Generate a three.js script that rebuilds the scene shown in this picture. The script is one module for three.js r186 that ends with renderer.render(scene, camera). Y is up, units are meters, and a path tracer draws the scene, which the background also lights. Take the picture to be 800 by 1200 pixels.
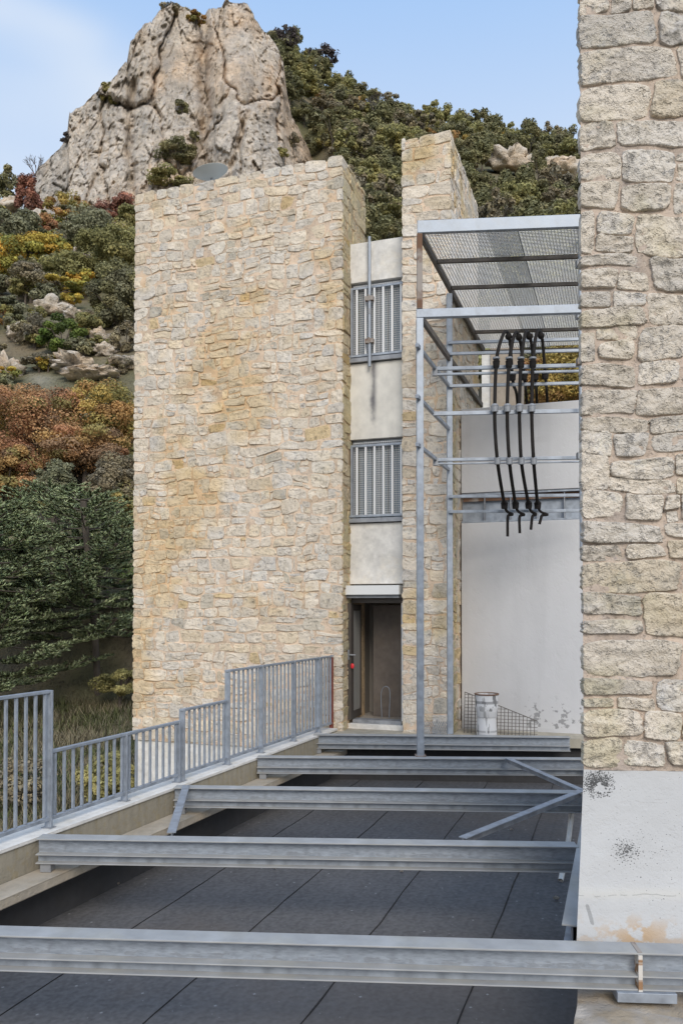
import * as THREE from 'three';
import { mergeGeometries, mergeVertices } from 'three/addons/utils/BufferGeometryUtils.js';
import { ImprovedNoise } from 'three/addons/math/ImprovedNoise.js';
import { RoundedBoxGeometry } from 'three/addons/geometries/RoundedBoxGeometry.js';

// ------------------------------------------------------------------ camera, sky, sun, exposure
const scene = new THREE.Scene();
const EYE = 1.9, F = 960, HX = 400, HY = 713;           // eye height over the beam tops; focal length and vanishing level in photo pixels
const PITCH = 1.0, PY = HY - F * Math.tan(PITCH * Math.PI / 180);
const camera = new THREE.PerspectiveCamera(2 * Math.atan(PY / F) * 180 / Math.PI, 800 / (2 * PY), 0.1, 3000);
camera.setViewOffset(800, 2 * PY, 0, 0, 800, 1200);     // a shifted lens keeps the walls upright
camera.position.set(0, EYE, 0);
camera.rotation.set(PITCH * Math.PI / 180, 0, 0);

const EXPOSURE = 1.65;
const SUN_AZ = 12, SUN_EL = 47;                          // behind the camera, a little to the right
const sunDir = new THREE.Vector3(Math.sin(SUN_AZ * Math.PI / 180) * Math.cos(SUN_EL * Math.PI / 180), Math.sin(SUN_EL * Math.PI / 180), Math.cos(SUN_AZ * Math.PI / 180) * Math.cos(SUN_EL * Math.PI / 180));
const sun = new THREE.DirectionalLight(new THREE.Color().setRGB(1.0, 0.93, 0.82), 1.5);
sun.position.copy(sunDir).multiplyScalar(160); sun.target.position.set(0, 10, -40);
sun.castShadow = true; sun.shadow.radius = 60; sun.shadow.mapSize.set(2048, 2048);
Object.assign(sun.shadow.camera, { left: -80, right: 80, top: 80, bottom: -80, near: 1, far: 420 });
scene.add(sun, sun.target);

const noiseGen = new ImprovedNoise();
const N3 = (x, y, z) => noiseGen.noise(x + 31.7, y + 17.3, z + 5.1);
function fbm(x, y, z, oct = 4) { let s = 0, a = 0.5, f = 1; for (let i = 0; i < oct; i++) { s += a * N3(x * f, y * f, z * f + i * 7.7); a *= 0.5; f *= 2.03; } return s; }
const smooth = (a, b, x) => { const t = Math.min(1, Math.max(0, (x - a) / (b - a))); return t * t * (3 - 2 * t); };
const mix = (a, b, t) => a + (b - a) * t;
{
  const w = 512, h = 256, d = new Float32Array(w * h * 4);
  for (let j = 0; j < h; j++) for (let i = 0; i < w; i++) {
    const el = ((j + 0.5) / h - 0.5) * 180, az = (i / w) * Math.PI * 2;
    const e = el * Math.PI / 180, x = Math.cos(e) * Math.cos(az), y = Math.sin(e), z = Math.cos(e) * Math.sin(az);
    let t = smooth(12, 46, el);
    const veil = smooth(-0.02, 0.34, fbm(x * 2.6 + 0.4 * fbm(x * 4, y * 4, z * 4, 2), y * 7, z * 2.6, 5)) * 0.6;        // thin high haze
    t *= 1 - veil;
    const k = (j * w + i) * 4;
    d[k] = mix(0.84, 0.31, t) / EXPOSURE; d[k + 1] = mix(0.89, 0.54, t) / EXPOSURE; d[k + 2] = mix(0.95, 0.92, t) / EXPOSURE; d[k + 3] = 1;
  }
  const sky = new THREE.DataTexture(d, w, h, THREE.RGBAFormat, THREE.FloatType);
  sky.mapping = THREE.EquirectangularReflectionMapping; sky.magFilter = THREE.LinearFilter; sky.minFilter = THREE.LinearFilter; sky.needsUpdate = true;
  scene.background = sky; scene.environment = sky; scene.environmentIntensity = 1;
}
const renderer = new THREE.WebGLRenderer({ antialias: true });
renderer.setSize(682, 1024);
renderer.toneMapping = THREE.LinearToneMapping;
renderer.toneMappingExposure = EXPOSURE;
renderer.shadowMap.enabled = true;

// ------------------------------------------------------------------ helpers
function rng(seed) { let a = seed >>> 0; return () => { a = (a + 0x6D2B79F5) >>> 0; let t = a; t = Math.imul(t ^ (t >>> 15), t | 1); t ^= t + Math.imul(t ^ (t >>> 7), t | 61); return ((t ^ (t >>> 14)) >>> 0) / 4294967296; }; }
const P = (X, y, D) => new THREE.Vector3(X, y, -D);
const U = (px, py, D) => P((px - HX) / F * D, EYE + (HY - py) / F * D, D);   // a pixel's point at a known depth
const proj = (X, y, D) => [HX + X / D * F, HY - (y - EYE) / D * F];
const table = (t, x) => { if (x <= t[0][0]) return t[0][1]; for (let i = 1; i < t.length; i++) if (x <= t[i][0]) { const a = t[i - 1], b = t[i]; return a[1] + (b[1] - a[1]) * (x - a[0]) / (b[0] - a[0]); } return t[t.length - 1][1]; };
const used = {};
function numbered(n) { const k = used[n] = (used[n] ?? -1) + 1; return k ? `${n}_${String(k).padStart(3, '0')}` : n; }
function shade(o) { o.traverse((m) => { if (m.isMesh) { m.castShadow = true; m.receiveShadow = true; } }); return o; }
function thing(name, label, category, pos = new THREE.Vector3(), turn = 0, group) {
  const o = new THREE.Group(); o.name = numbered(name); o.position.copy(pos); o.rotation.y = turn;
  o.userData = { label, category }; if (group) o.userData.group = group; scene.add(o); return o;
}
function merge(list) { const mixed = list.some((g) => g.index) && list.some((g) => !g.index); return mergeGeometries(mixed ? list.map((g) => g.index ? g.toNonIndexed() : g) : list); }
function part(name, geo, mat, parent, label) {
  const g = Array.isArray(geo) ? (geo.length > 1 ? merge(geo) : geo[0]) : geo;
  const m = new THREE.Mesh(g, mat); m.name = name; m.castShadow = m.receiveShadow = true; if (label) m.userData.label = label; parent.add(m); return m;
}
function top(name, geo, mat, label, category, pos, turn = 0, group) {
  const m = part(numbered(name), geo, mat, scene); if (pos) m.position.copy(pos); m.rotation.y = turn;
  m.userData = { label, category }; if (group) m.userData.group = group; return m;
}
function structure(name, geo, mat, parent = scene) { const m = part(name, geo, mat, parent); m.userData.kind = 'structure'; return m; }
function uvBox(g) {                                                        // uv in metres, by the axis a face looks along
  const p = g.attributes.position, n = g.attributes.normal, uv = new Float32Array(p.count * 2);
  for (let i = 0; i < p.count; i++) {
    const ax = Math.abs(n.getX(i)), ay = Math.abs(n.getY(i)), az = Math.abs(n.getZ(i)), x = p.getX(i), y = p.getY(i), z = p.getZ(i);
    if (ay >= ax && ay >= az) { uv[2 * i] = x; uv[2 * i + 1] = z; } else if (ax >= az) { uv[2 * i] = z; uv[2 * i + 1] = y; } else { uv[2 * i] = x; uv[2 * i + 1] = y; }
  }
  g.setAttribute('uv', new THREE.BufferAttribute(uv, 2)); return g;
}
function box(x0, x1, y0, y1, z0, z1) { const g = new THREE.BoxGeometry(Math.abs(x1 - x0), Math.abs(y1 - y0), Math.abs(z1 - z0)); g.translate((x0 + x1) / 2, (y0 + y1) / 2, (z0 + z1) / 2); return uvBox(g); }
function rbox(x0, x1, y0, y1, z0, z1, r = 0.005) { const g = new RoundedBoxGeometry(Math.abs(x1 - x0), Math.abs(y1 - y0), Math.abs(z1 - z0), 1, r); g.translate((x0 + x1) / 2, (y0 + y1) / 2, (z0 + z1) / 2); return uvBox(g); }
function bar(a, b, w, h, up = new THREE.Vector3(0, 1, 0)) {                 // a square bar from a to b
  const d = b.clone().sub(a), L = d.length(), g = new RoundedBoxGeometry(w, h, L, 1, Math.min(w, h) * 0.12); uvBox(g);
  const z = d.normalize(), x = new THREE.Vector3().crossVectors(up, z); if (x.lengthSq() < 1e-6) x.set(1, 0, 0); x.normalize();
  const y = new THREE.Vector3().crossVectors(z, x), m = new THREE.Matrix4().makeBasis(x, y, z).setPosition(a.clone().add(b).multiplyScalar(0.5)); g.applyMatrix4(m); return g;
}
function tube(pts, r, seg = 16, rad = 8) { return new THREE.TubeGeometry(new THREE.CatmullRomCurve3(pts), seg, r, rad, false); }
function rod(a, b, r, r2 = r, n = 8) { const d = b.clone().sub(a), g = new THREE.CylinderGeometry(r2, r, d.length(), n); g.applyQuaternion(new THREE.Quaternion().setFromUnitVectors(new THREE.Vector3(0, 1, 0), d.clone().normalize())); g.translate((a.x + b.x) / 2, (a.y + b.y) / 2, (a.z + b.z) / 2); return g; }
const V = (x, y, z) => new THREE.Vector3(x, y, z);

// textures: a repeating value noise, summed to fbm
function periodic(seed, per) { const r = rng(seed), t = Float32Array.from({ length: per * per }, () => r()); return (x, y) => { const xi = Math.floor(x), yi = Math.floor(y), fx = x - xi, fy = y - yi, u = fx * fx * (3 - 2 * fx), v = fy * fy * (3 - 2 * fy), w = (i, j) => t[((j % per + per) % per) * per + ((i % per + per) % per)]; return mix(mix(w(xi, yi), w(xi + 1, yi), u), mix(w(xi, yi + 1), w(xi + 1, yi + 1), u), v); }; }
function pf(seed, base, oct, fall = 0.55) { const ns = []; for (let i = 0; i < oct; i++) ns.push(periodic(seed + i * 13, base << i)); return (u, v) => { let s = 0, a = 0.5, tot = 0; for (let i = 0; i < oct; i++) { s += a * ns[i](u * (base << i), v * (base << i)); tot += a; a *= fall; } return s / tot; }; }
const enc = (v) => { const c = Math.min(1, Math.max(0, v)); return Math.round(255 * (c <= 0.0031308 ? 12.92 * c : 1.055 * Math.pow(c, 1 / 2.4) - 0.055)); };
function texture(w, h, fn, srgb = true, repeat = 1) {
  const d = new Uint8Array(w * h * 4);
  for (let j = 0; j < h; j++) for (let i = 0; i < w; i++) { const c = fn((i + 0.5) / w, (j + 0.5) / h), k = (j * w + i) * 4; if (srgb) { d[k] = enc(c[0]); d[k + 1] = enc(c[1]); d[k + 2] = enc(c[2]); } else d[k] = d[k + 1] = d[k + 2] = Math.round(255 * Math.min(1, Math.max(0, c))); d[k + 3] = 255; }
  const t = new THREE.DataTexture(d, w, h); t.wrapS = t.wrapT = THREE.RepeatWrapping; t.magFilter = THREE.LinearFilter; t.minFilter = THREE.LinearMipmapLinearFilter; t.generateMipmaps = true; if (srgb) t.colorSpace = THREE.SRGBColorSpace; t.repeat.set(repeat, repeat); t.needsUpdate = true; return t;
}
const col = (r, g, b) => new THREE.Color().setRGB(r, g, b);
const std = (o) => new THREE.MeshStandardMaterial({ roughness: 0.9, metalness: 0, side: THREE.DoubleSide, ...o });

// ------------------------------------------------------------------ materials
const nA = pf(1, 4, 7), nB = pf(50, 8, 6), nC = pf(90, 3, 6), nD = pf(140, 16, 5);
const sA = pf(210, 8, 7, 0.85), sB = pf(260, 32, 5, 0.8);
const stoneMap = texture(1024, 1024, (u, v) => { const a = nA(u, v), b = nB(u, v), c = nD(u, v); const d = sA(u, v), e = sB(u, v); let k = 1.04 + 0.42 * (a - 0.5) + 0.3 * (b - 0.5) + 0.66 * (d - 0.5); if (e > 0.58) k *= 1 - 2.0 * (e - 0.58); if (c > 0.62) k *= 1 - 1.6 * (c - 0.62); const w = nC(u, v) - 0.5; return [k * (1 + 0.12 * w), k, k * (1 - 0.24 * w)]; });
const stoneBump = texture(1024, 1024, (u, v) => { const c = nD(u, v); const e = sB(u, v); return 0.5 + 0.5 * (nA(u, v) - 0.5) + 1.5 * (sA(u, v) - 0.5) + 0.5 * (c - 0.5) - (e > 0.56 ? 2.4 * (e - 0.56) : 0); }, false);
const M = {};
M.stone = std({ vertexColors: true, map: stoneMap, bumpMap: stoneBump, bumpScale: 0.022, roughness: 0.95 });
M.fineStone = std({ vertexColors: true, map: stoneMap, bumpMap: stoneBump, bumpScale: 0.014, roughness: 0.95 });
M.mortar = std({ vertexColors: true, map: stoneMap, bumpMap: stoneBump, bumpScale: 0.008, roughness: 1 });
const pfS = pf(333, 64, 4);
const zincMap = texture(512, 512, (u, v) => { const k = 0.86 + 0.12 * (nB(u, v) - 0.5) + 0.14 * (nC(u, v) - 0.5) + 0.6 * (nD(u, v) - 0.5); return [k * 0.98, k, k * 1.03]; });
const zincRough = texture(256, 256, (u, v) => 0.65 + 0.3 * (nD(u, v) - 0.5), false);
M.zinc = std({ color: col(0.42, 0.45, 0.495), map: zincMap, roughnessMap: zincRough, roughness: 0.8, metalness: 0.45, bumpMap: zincRough, bumpScale: 0.0012 });
M.zincDull = std({ color: col(0.38, 0.385, 0.40), map: zincMap, roughnessMap: zincRough, roughness: 0.95, metalness: 0.35 });
M.wire = std({ color: col(0.80, 0.80, 0.80), roughness: 0.6 });
const rustMap = texture(256, 256, (u, v) => { const t = smooth(0.4, 0.62, nA(u, v)); return [mix(0.17, 0.34, t), mix(0.095, 0.30, t), mix(0.06, 0.27, t)]; });
M.rust = std({ map: rustMap, roughness: 0.95 });
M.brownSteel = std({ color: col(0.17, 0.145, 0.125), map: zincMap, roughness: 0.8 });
M.redPaint = std({ color: col(0.22, 0.05, 0.03), map: zincMap, roughness: 0.8 });
const concreteMap = texture(512, 512, (u, v) => { const a = nA(u, v), s = nC(u, v); const k = 0.86 + 0.3 * (a - 0.5) + 0.3 * (nD(u, v) - 0.5); const t = smooth(0.5, 0.7, s) * 0.3; return [k * (1 - 0.04 * t), k * (1 - 0.14 * t), k * (1 - 0.32 * t)]; });
M.concrete = std({ color: col(0.50, 0.45, 0.36), map: concreteMap, bumpMap: stoneBump, bumpScale: 0.004 });
M.paleConcrete = std({ color: col(0.85, 0.815, 0.765), map: concreteMap, bumpMap: stoneBump, bumpScale: 0.003 });
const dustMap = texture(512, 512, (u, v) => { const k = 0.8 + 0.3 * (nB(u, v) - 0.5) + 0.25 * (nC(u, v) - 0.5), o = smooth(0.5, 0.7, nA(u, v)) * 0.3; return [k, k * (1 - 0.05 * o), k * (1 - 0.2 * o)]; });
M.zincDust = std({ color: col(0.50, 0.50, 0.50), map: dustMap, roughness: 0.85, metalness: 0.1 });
const webMap = texture(2048, 256, (u, v) => { const n = nB(u * 3, v * 0.4), f = nD(u * 6, v * 0.8), run = pfS(u, v * 0.05); let k = 0.86 + 0.5 * (f - 0.5) + 0.08 * (nC(u * 2, v * 0.2) - 0.5) + 0.3 * (run - 0.5); const g = smooth(0.50, 0.60, run + 0.5 * (nB(u * 4, 0.3) - 0.5) + 0.3 * (f - 0.5)) * smooth(0.34, 0.2, v + 0.5 * (f - 0.5)) * smooth(0.0, 0.06, v); return [mix(k * 0.97, 0.46, g * 0.42), mix(k, 0.43, g * 0.42), mix(k * 1.04, 0.40, g * 0.42)]; });
M.web = std({ color: col(0.42, 0.45, 0.495), map: webMap, roughnessMap: zincRough, roughness: 0.8, metalness: 0.4 });
M.dark = std({ color: col(0.03, 0.028, 0.026) });
M.frameBrown = std({ color: col(0.10, 0.085, 0.075), roughness: 0.5, metalness: 0.3 });
M.white = std({ color: col(0.78, 0.77, 0.75), roughness: 0.6 });
M.rubber = new THREE.MeshPhysicalMaterial({ color: col(0.022, 0.019, 0.018), roughness: 0.8, specularIntensity: 0.4 });
M.glass = new THREE.MeshPhysicalMaterial({ color: col(0.85, 0.9, 0.92), roughness: 0.03, transmission: 1, thickness: 0, side: THREE.DoubleSide });

// the building stands turned to the right of the view: u runs away along it, v runs across it
const TH = 18.9 * Math.PI / 180, TURN = -TH;
const SU = Math.sin(TH), CU = Math.cos(TH);

// ------------------------------------------------------------------ terrain
const LT = [[2, -3.2], [8, -2.4], [15, -1.75], [24, -0.78], [30, 5.2], [42, 13.6], [55, 23], [75, 38.4], [100, 49], [112, 47], [150, 26], [420, -6]];
const SKY_Y = [[250, 75], [300, 58], [340, 70], [400, 116], [480, 146], [560, 160], [680, 182], [800, 200], [1300, 300]];
function terrain(X, D) {
  const a = HX + X / Math.max(D, 1) * F, Hr = EYE + (HY - table(SKY_Y, a)) / F * 130;
  const R = table([[2, -3.2], [12, -2.6], [20, -1.7], [60, 24], [130, Hr], [150, Hr - 5], [230, Hr * 0.4], [420, -6]], D);
  const L = table(LT, D) * (D > 40 ? 1 - 0.35 * smooth(0, -500, a) : 1);
  const amp = smooth(16, 60, D) * smooth(420, 200, D);
  const hollow = 16 * smooth(60, 78, D) * smooth(112, 100, D) * smooth(60, 130, a) * smooth(392, 372, a);   // the ground drops away before the crag
  return mix(L, R, smooth(140, 320, a)) - hollow + amp * (2.2 * fbm(X * 0.06, D * 0.06, 0.3, 4)) + 0.16 * fbm(X * 0.9, D * 0.9, 2.2, 3) * smooth(4, 10, D);
}
{
  const A = 190, B = 150, pos = [], cl = [], uv = [], idx = [];
  for (let j = 0; j <= B; j++) {
    const D = 2 + 418 * Math.pow(j / B, 2.2);
    for (let i = 0; i <= A; i++) {
      const a = -1600 + 4400 * i / A, X = (a - HX) / F * D, y = terrain(X, D);
      pos.push(X, y, -D); uv.push(X * 0.4, D * 0.4);
      const n = fbm(X * 0.25, D * 0.25, 4.4, 4), g = smooth(-0.2, 0.25, n), r = smooth(0.22, 0.36, fbm(X * 0.5, D * 0.5, 9.1, 3)) * smooth(26, 40, D) * 0.7;
      cl.push(mix(mix(0.22, 0.13, g), 0.42, r), mix(mix(0.175, 0.125, g), 0.38, r), mix(mix(0.11, 0.06, g), 0.31, r));
    }
  }
  for (let j = 0; j < B; j++) for (let i = 0; i < A; i++) { const k = j * (A + 1) + i; idx.push(k, k + 1, k + A + 1, k + 1, k + A + 2, k + A + 1); }
  const g = new THREE.BufferGeometry(); g.setAttribute('position', new THREE.Float32BufferAttribute(pos, 3)); g.setAttribute('color', new THREE.Float32BufferAttribute(cl, 3)); g.setAttribute('uv', new THREE.Float32BufferAttribute(uv, 2)); g.setIndex(idx); g.computeVertexNormals();
  structure('hillside', g, std({ vertexColors: true, map: stoneMap, bumpMap: stoneBump, bumpScale: 0.05 }));
  const disc = new THREE.CircleGeometry(1500, 48); disc.rotateX(-Math.PI / 2);
  const gm = structure('ground', disc, std({ color: col(0.13, 0.115, 0.07) })); gm.position.y = -7;
}

// ------------------------------------------------------------------ crag
const rockTint = (X, Y, s) => {
  const w = fbm(X * 0.11, Y * 0.07, 3.3 + s, 4), g = fbm(X * 0.35, Y * 0.1, 8.8 + s, 4), f = fbm(X * 0.9, Y * 0.9, 1.2 + s, 3);
  const warm = smooth(-0.05, 0.32, w), grey = smooth(0.02, 0.3, g), k = 1 + 0.55 * f;
  return [mix(mix(0.78, 0.82, warm), 0.56, grey * 0.6) * k, mix(mix(0.67, 0.62, warm), 0.50, grey * 0.6) * k, mix(mix(0.555, 0.445, warm), 0.435, grey * 0.6) * k];
};
let cragDepth;
function cell(x, y, z) {                                                   // distance to the nearest and second nearest feature point
  const xi = Math.floor(x), yi = Math.floor(y); let a = 9, b = 9, id = 0, tilt = 0;
  for (let i = -1; i <= 1; i++) for (let j = -1; j <= 1; j++) {
    const h = Math.sin((xi + i) * 127.1 + (yi + j) * 311.7 + z * 74.7) * 43758.5453, r1 = h - Math.floor(h), h2 = Math.sin((xi + i) * 269.5 + (yi + j) * 183.3 + z * 246.1) * 43758.5453, r2 = h2 - Math.floor(h2);
    const d = Math.hypot(xi + i + r1 - x, yi + j + r2 - y); if (d < a) { b = a; a = d; id = r1; tilt = (r2 - 0.5) * (xi + i + r1 - x) + (((r1 * 17.3) % 1) - 0.5) * (yi + j + r2 - y); } else if (d < b) b = d;
  }
  return [a, b, id, tilt];
}
{
  const TOP = [[36, 214], [42, 192], [70, 166], [76, 150], [78, 126], [95, 115], [104, 104], [118, 93], [135, 78], [146, 64], [150, 38], [160, 27], [172, 20], [186, 4], [200, -4], [214, 4], [238, 12], [243, 2], [258, 0], [263, -9], [288, -4], [296, 9], [303, 20], [313, 31], [322, 46], [331, 66], [334, 92], [341, 128], [352, 152], [362, 172], [372, 196]];
  const NX = 300, NY = 240, D0 = 92, pos = [], cl = [], uv = [], idx = [];
  const back = [[0, 2.5], [-2, 7], [-14, 12]];
  for (let i = 0; i <= NX; i++) {
    const px = 36 + 336 * i / NX, jag = 5.5 * fbm(px * 0.09, 1.5, 0.2, 4) + (cell(px * 0.09, 3.3, 1)[2] - 0.5) * 5, ty = table(TOP, px) + jag;
    const edge = Math.min((px - 36) / 60, (372 - px) / 60, 1), round = 9 * Math.pow(1 - Math.max(0, edge), 2);
    const col0 = [];
    for (let j = 0; j <= NY; j++) {
      const t = j / NY, py = ty + (330 - ty) * t, X = (px - HX) / F * D0, Y = EYE + (HY - py) / F * D0;
      const wx = 0.22 * fbm(X * 0.25, Y * 0.25, 2, 3), wy = 0.22 * fbm(X * 0.25, Y * 0.25, 5, 3), crack = (c, w) => Math.exp(-Math.pow((c[1] - c[0]) / w, 2));
      const c1 = cell(X * 0.15 + wx, Y * 0.05 + wy, 1), c2 = cell(X * 0.42 + wx, Y * 0.15 + wy, 2), c3 = cell(X * 1.1 + wx, Y * 0.6 + wy * 1.4, 3), c4 = cell(X * 2.6 + wx * 3, Y * 1.9 + wy * 3, 4);
      const gully = Math.exp(-Math.pow((px - 238 - (py - 60) * 0.02 + 10 * fbm(py * 0.03, 0, 0, 3)) / 8, 2)) * 3.2 + Math.exp(-Math.pow((px - 290 + (py - 120) * 0.25 + 8 * fbm(py * 0.04, 5, 0, 3)) / 4, 2)) * 1.5 * smooth(60, 150, py) + Math.exp(-Math.pow((px - 152 + 10 * fbm(py * 0.04, 2, 0, 3)) / 5, 2)) * 2.0 * smooth(70, 100, py);
      const face = Math.exp(-Math.pow((px - 205) / 30, 2) - Math.pow((py - 75) / 45, 2)) + Math.exp(-Math.pow((px - 272) / 22, 2) - Math.pow((py - 85) / 55, 2)), lumpy = (1 - 0.8 * Math.min(1, face)), pit = smooth(0.20, 0.30, fbm(X * 0.6, Y * 0.5, 14, 3)) * 0.55 * lumpy;
      const soft = smooth(-0.25, 0.2, fbm(X * 0.3, Y * 0.3, 33, 3));       // cracks fade in and out
      const fc = (c, step, tl) => step * (c[2] - 0.5) + tl * c[3];
      let out = 2.2 * fbm(X * 0.11, Y * 0.045, 6.1, 3) + fc(c1, 1.6, 3.0) - 0.9 * crack(c1, 0.04) + lumpy * (fc(c2, 0.7, 1.5) - 0.4 * soft * crack(c2, 0.04) + fc(c3, 0.4, 1.0) - 0.16 * soft * crack(c3, 0.05) + fc(c4, 0.2, 0.55)) + 0.3 * fbm(X * 0.7, Y * 0.5, 3, 5) - gully - pit;
      const D = D0 + 7 * (1 - t) + round - out - 5 * t * t - 4 * Math.exp(-Math.pow((px - 285) / 28, 2)) * smooth(0, 0.3, t);
      col0.push([(px - HX) / F * D, EYE + (HY - py) / F * D, D]);
    }
    const [bx, by, bd] = col0[0]; for (let b = 0; b < back.length; b++) col0.unshift([bx, by + back[b][0], bd + back[b][1]]);
    for (const [X, Y, D] of col0) { pos.push(X, Y, -D); cl.push(...rockTint(X, Y, 0)); uv.push(X * 0.22, Y * 0.22); }
  }
  const R = NY + 1 + back.length;
  for (let i = 0; i < NX; i++) for (let j = 0; j < R - 1; j++) { const k = i * R + j; idx.push(k, k + 1, k + R, k + 1, k + R + 1, k + R); }
  const g = new THREE.BufferGeometry(); g.setAttribute('position', new THREE.Float32BufferAttribute(pos, 3)); g.setAttribute('color', new THREE.Float32BufferAttribute(cl, 3)); g.setAttribute('uv', new THREE.Float32BufferAttribute(uv, 2)); g.setIndex(idx); g.computeVertexNormals();
  M.rock = std({ vertexColors: true, map: stoneMap, bumpMap: stoneBump, bumpScale: 0.22, roughness: 0.95 });
  structure('limestone_crag', g, M.rock);
  cragDepth = (px, py) => { const i = Math.round((px - 36) / 336 * NX), ty = table(TOP, px), j = Math.round(Math.min(1, Math.max(0, (py - ty) / (330 - ty))) * NY); return -pos[(i * R + j + back.length) * 3 + 2]; };
}
M.outcrop = std({ vertexColors: true, map: stoneMap, bumpMap: stoneBump, bumpScale: 0.12, roughness: 0.95 });
function rockGeo(seed, w, h, d, detail = 5) {
  let g = new THREE.IcosahedronGeometry(1, detail); g.deleteAttribute('normal'); g.deleteAttribute('uv'); g = mergeVertices(g, 1e-4);
  const p = g.attributes.position, cl = [], uv = [];
  for (let i = 0; i < p.count; i++) {
    const x = p.getX(i), y = p.getY(i), z = p.getZ(i), c = cell(x * 2.2 + seed, y * 2.2 + z * 1.3, seed);
    const k = 0.8 + 0.5 * fbm(x * 1.3 + seed, y * 1.3, z * 1.3, 4) + 0.22 * (c[2] - 0.5) + 0.8 * c[3] - 0.1 * Math.exp(-Math.pow((c[1] - c[0]) / 0.06, 2)) + 0.3 * cell(x * 5 + seed, y * 5 + z * 3, seed + 1)[3];
    p.setXYZ(i, x * k * w / 2, Math.max(-0.8, y) * k * h / 2, z * k * d / 2); const t = rockTint(x * 5 + seed * 9, y * 5, seed); cl.push(t[0] * 1.12, t[1] * 1.12, t[2] * 1.1); uv.push(x * w * 0.3 + z * 0.2, y * h * 0.3 + z * w * 0.13);
  }
  g.setAttribute('color', new THREE.Float32BufferAttribute(cl, 3)); g.setAttribute('uv', new THREE.Float32BufferAttribute(uv, 2)); g.computeVertexNormals(); return g;
}
const depthOfRow = (py) => { let lo = 16, hi = 98; for (let i = 0; i < 40; i++) { const m = (lo + hi) / 2; if (HY - (table(LT, m) - EYE) / m * F > py) lo = m; else hi = m; } return (lo + hi) / 2; };
[[60, 352, 44, 26], [84, 364, 28, 16], [22, 386, 36, 24], [8, 424, 40, 34], [116, 398, 32, 20], [122, 412, 30, 18], [84, 424, 60, 24], [106, 438, 70, 20], [148, 428, 44, 18], [4, 240, 40, 26], [40, 255, 36, 26]].forEach(([px, py, w, h], i) => {
  const D = depthOfRow(py + h * 0.3), s = D / F, X = (px - HX) * s;
  const m = structure(numbered('rock_outcrop'), rockGeo(i + 2, w * s * 1.15, h * s * 1.2, w * s * 0.9), M.outcrop); m.position.set(X, terrain(X, D) + 0.25 * h * s, -D); m.rotation.y = i * 1.3;
});
[[594, 182, 46, 36], [582, 184, 30, 26], [612, 188, 26, 26], [664, 196, 52, 34], [648, 190, 24, 24]].forEach(([px, py, w, h], i) => {
  let D = 128; for (let d = 60; d < 128; d += 0.5) { const X = (px - HX) / F * d; if (proj(X, terrain(X, d), d)[1] < py + h * 0.5) { D = d; break; } }
  const s = D / F, X = (px - HX) * s, m = structure(numbered('rock_outcrop'), rockGeo(i + 22, w * s * 1.25, h * s * 0.95, w * s), M.outcrop); m.position.set(X, EYE + (HY - py - 6) * s, -D + 1.2); m.rotation.y = i;
});

// ------------------------------------------------------------------ vegetation
M.leaf = new THREE.MeshPhysicalMaterial({ vertexColors: true, roughness: 0.85, side: THREE.DoubleSide, transmission: 0.3, thickness: 0, specularIntensity: 0.25 });
M.needle = M.leaf.clone(); M.needle.transmission = 0.25;
M.bark = std({ color: col(0.12, 0.095, 0.075), map: stoneMap });
function crownGeo(seed, rx, ry, rz, clumps, per, leaf, pal, opt = {}) {
  const r = rng(seed), pos = [], cl = [], idx = [], nrm = [], centers = [];
  const gauss = () => (r() + r() + r() - 1.5) * 0.9;
  for (let c = 0; c < clumps; c++) {
    let x, y, z, q; do { x = r() * 2 - 1; y = r() * 2 - 1; z = r() * 2 - 1; q = Math.hypot(x, y, z); } while (q > 1 || q < (opt.hollow ?? 0.45) || y < -0.75);
    const cr = (0.14 + 0.3 * r() * r() + 0.06 * r()) * (opt.clump ?? 1.1), C = V(x * rx * 0.82, y * ry * 0.82, z * rz * 0.82), pc = pal[Math.floor(r() * pal.length)], kc = 0.75 + 0.5 * r();
    centers.push(C);
    for (let l = 0; l < per; l++) {
      const d = V(gauss(), gauss() * 0.9 + 0.12, gauss()).normalize(), R = cr * (0.55 + 0.5 * r());
      const c0 = V(C.x + d.x * R * rx, C.y + d.y * R * ry * 0.8, C.z + d.z * R * rz);
      const n = V(d.x + (r() - 0.5) * 1.5, d.y + 0.35 + (r() - 0.5) * 1.5, d.z + (r() - 0.5) * 1.5).normalize();
      const a = V(r() - 0.5, r() - 0.5, r() - 0.5).cross(n).normalize(), b = n.clone().cross(a), s = leaf * (0.6 + 0.8 * r()), s2 = s * (0.45 + 0.3 * r());
      const k0 = pos.length / 3, k = kc * (0.7 + 0.6 * r());
      for (const [u, v] of [[1, 0], [0, 1], [-1, 0], [0, -1]]) { pos.push(c0.x + a.x * s * u + b.x * s2 * v, c0.y + a.y * s * u + b.y * s2 * v, c0.z + a.z * s * u + b.z * s2 * v); nrm.push(n.x, n.y, n.z); cl.push(pc[0] * k, pc[1] * k, pc[2] * k); }
      idx.push(k0, k0 + 1, k0 + 2, k0, k0 + 2, k0 + 3);
    }
  }
  const g = new THREE.BufferGeometry(); g.setAttribute('position', new THREE.Float32BufferAttribute(pos, 3)); g.setAttribute('normal', new THREE.Float32BufferAttribute(nrm, 3)); g.setAttribute('color', new THREE.Float32BufferAttribute(cl, 3)); g.setIndex(idx);
  g.userData.centers = centers; return g;
}
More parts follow.
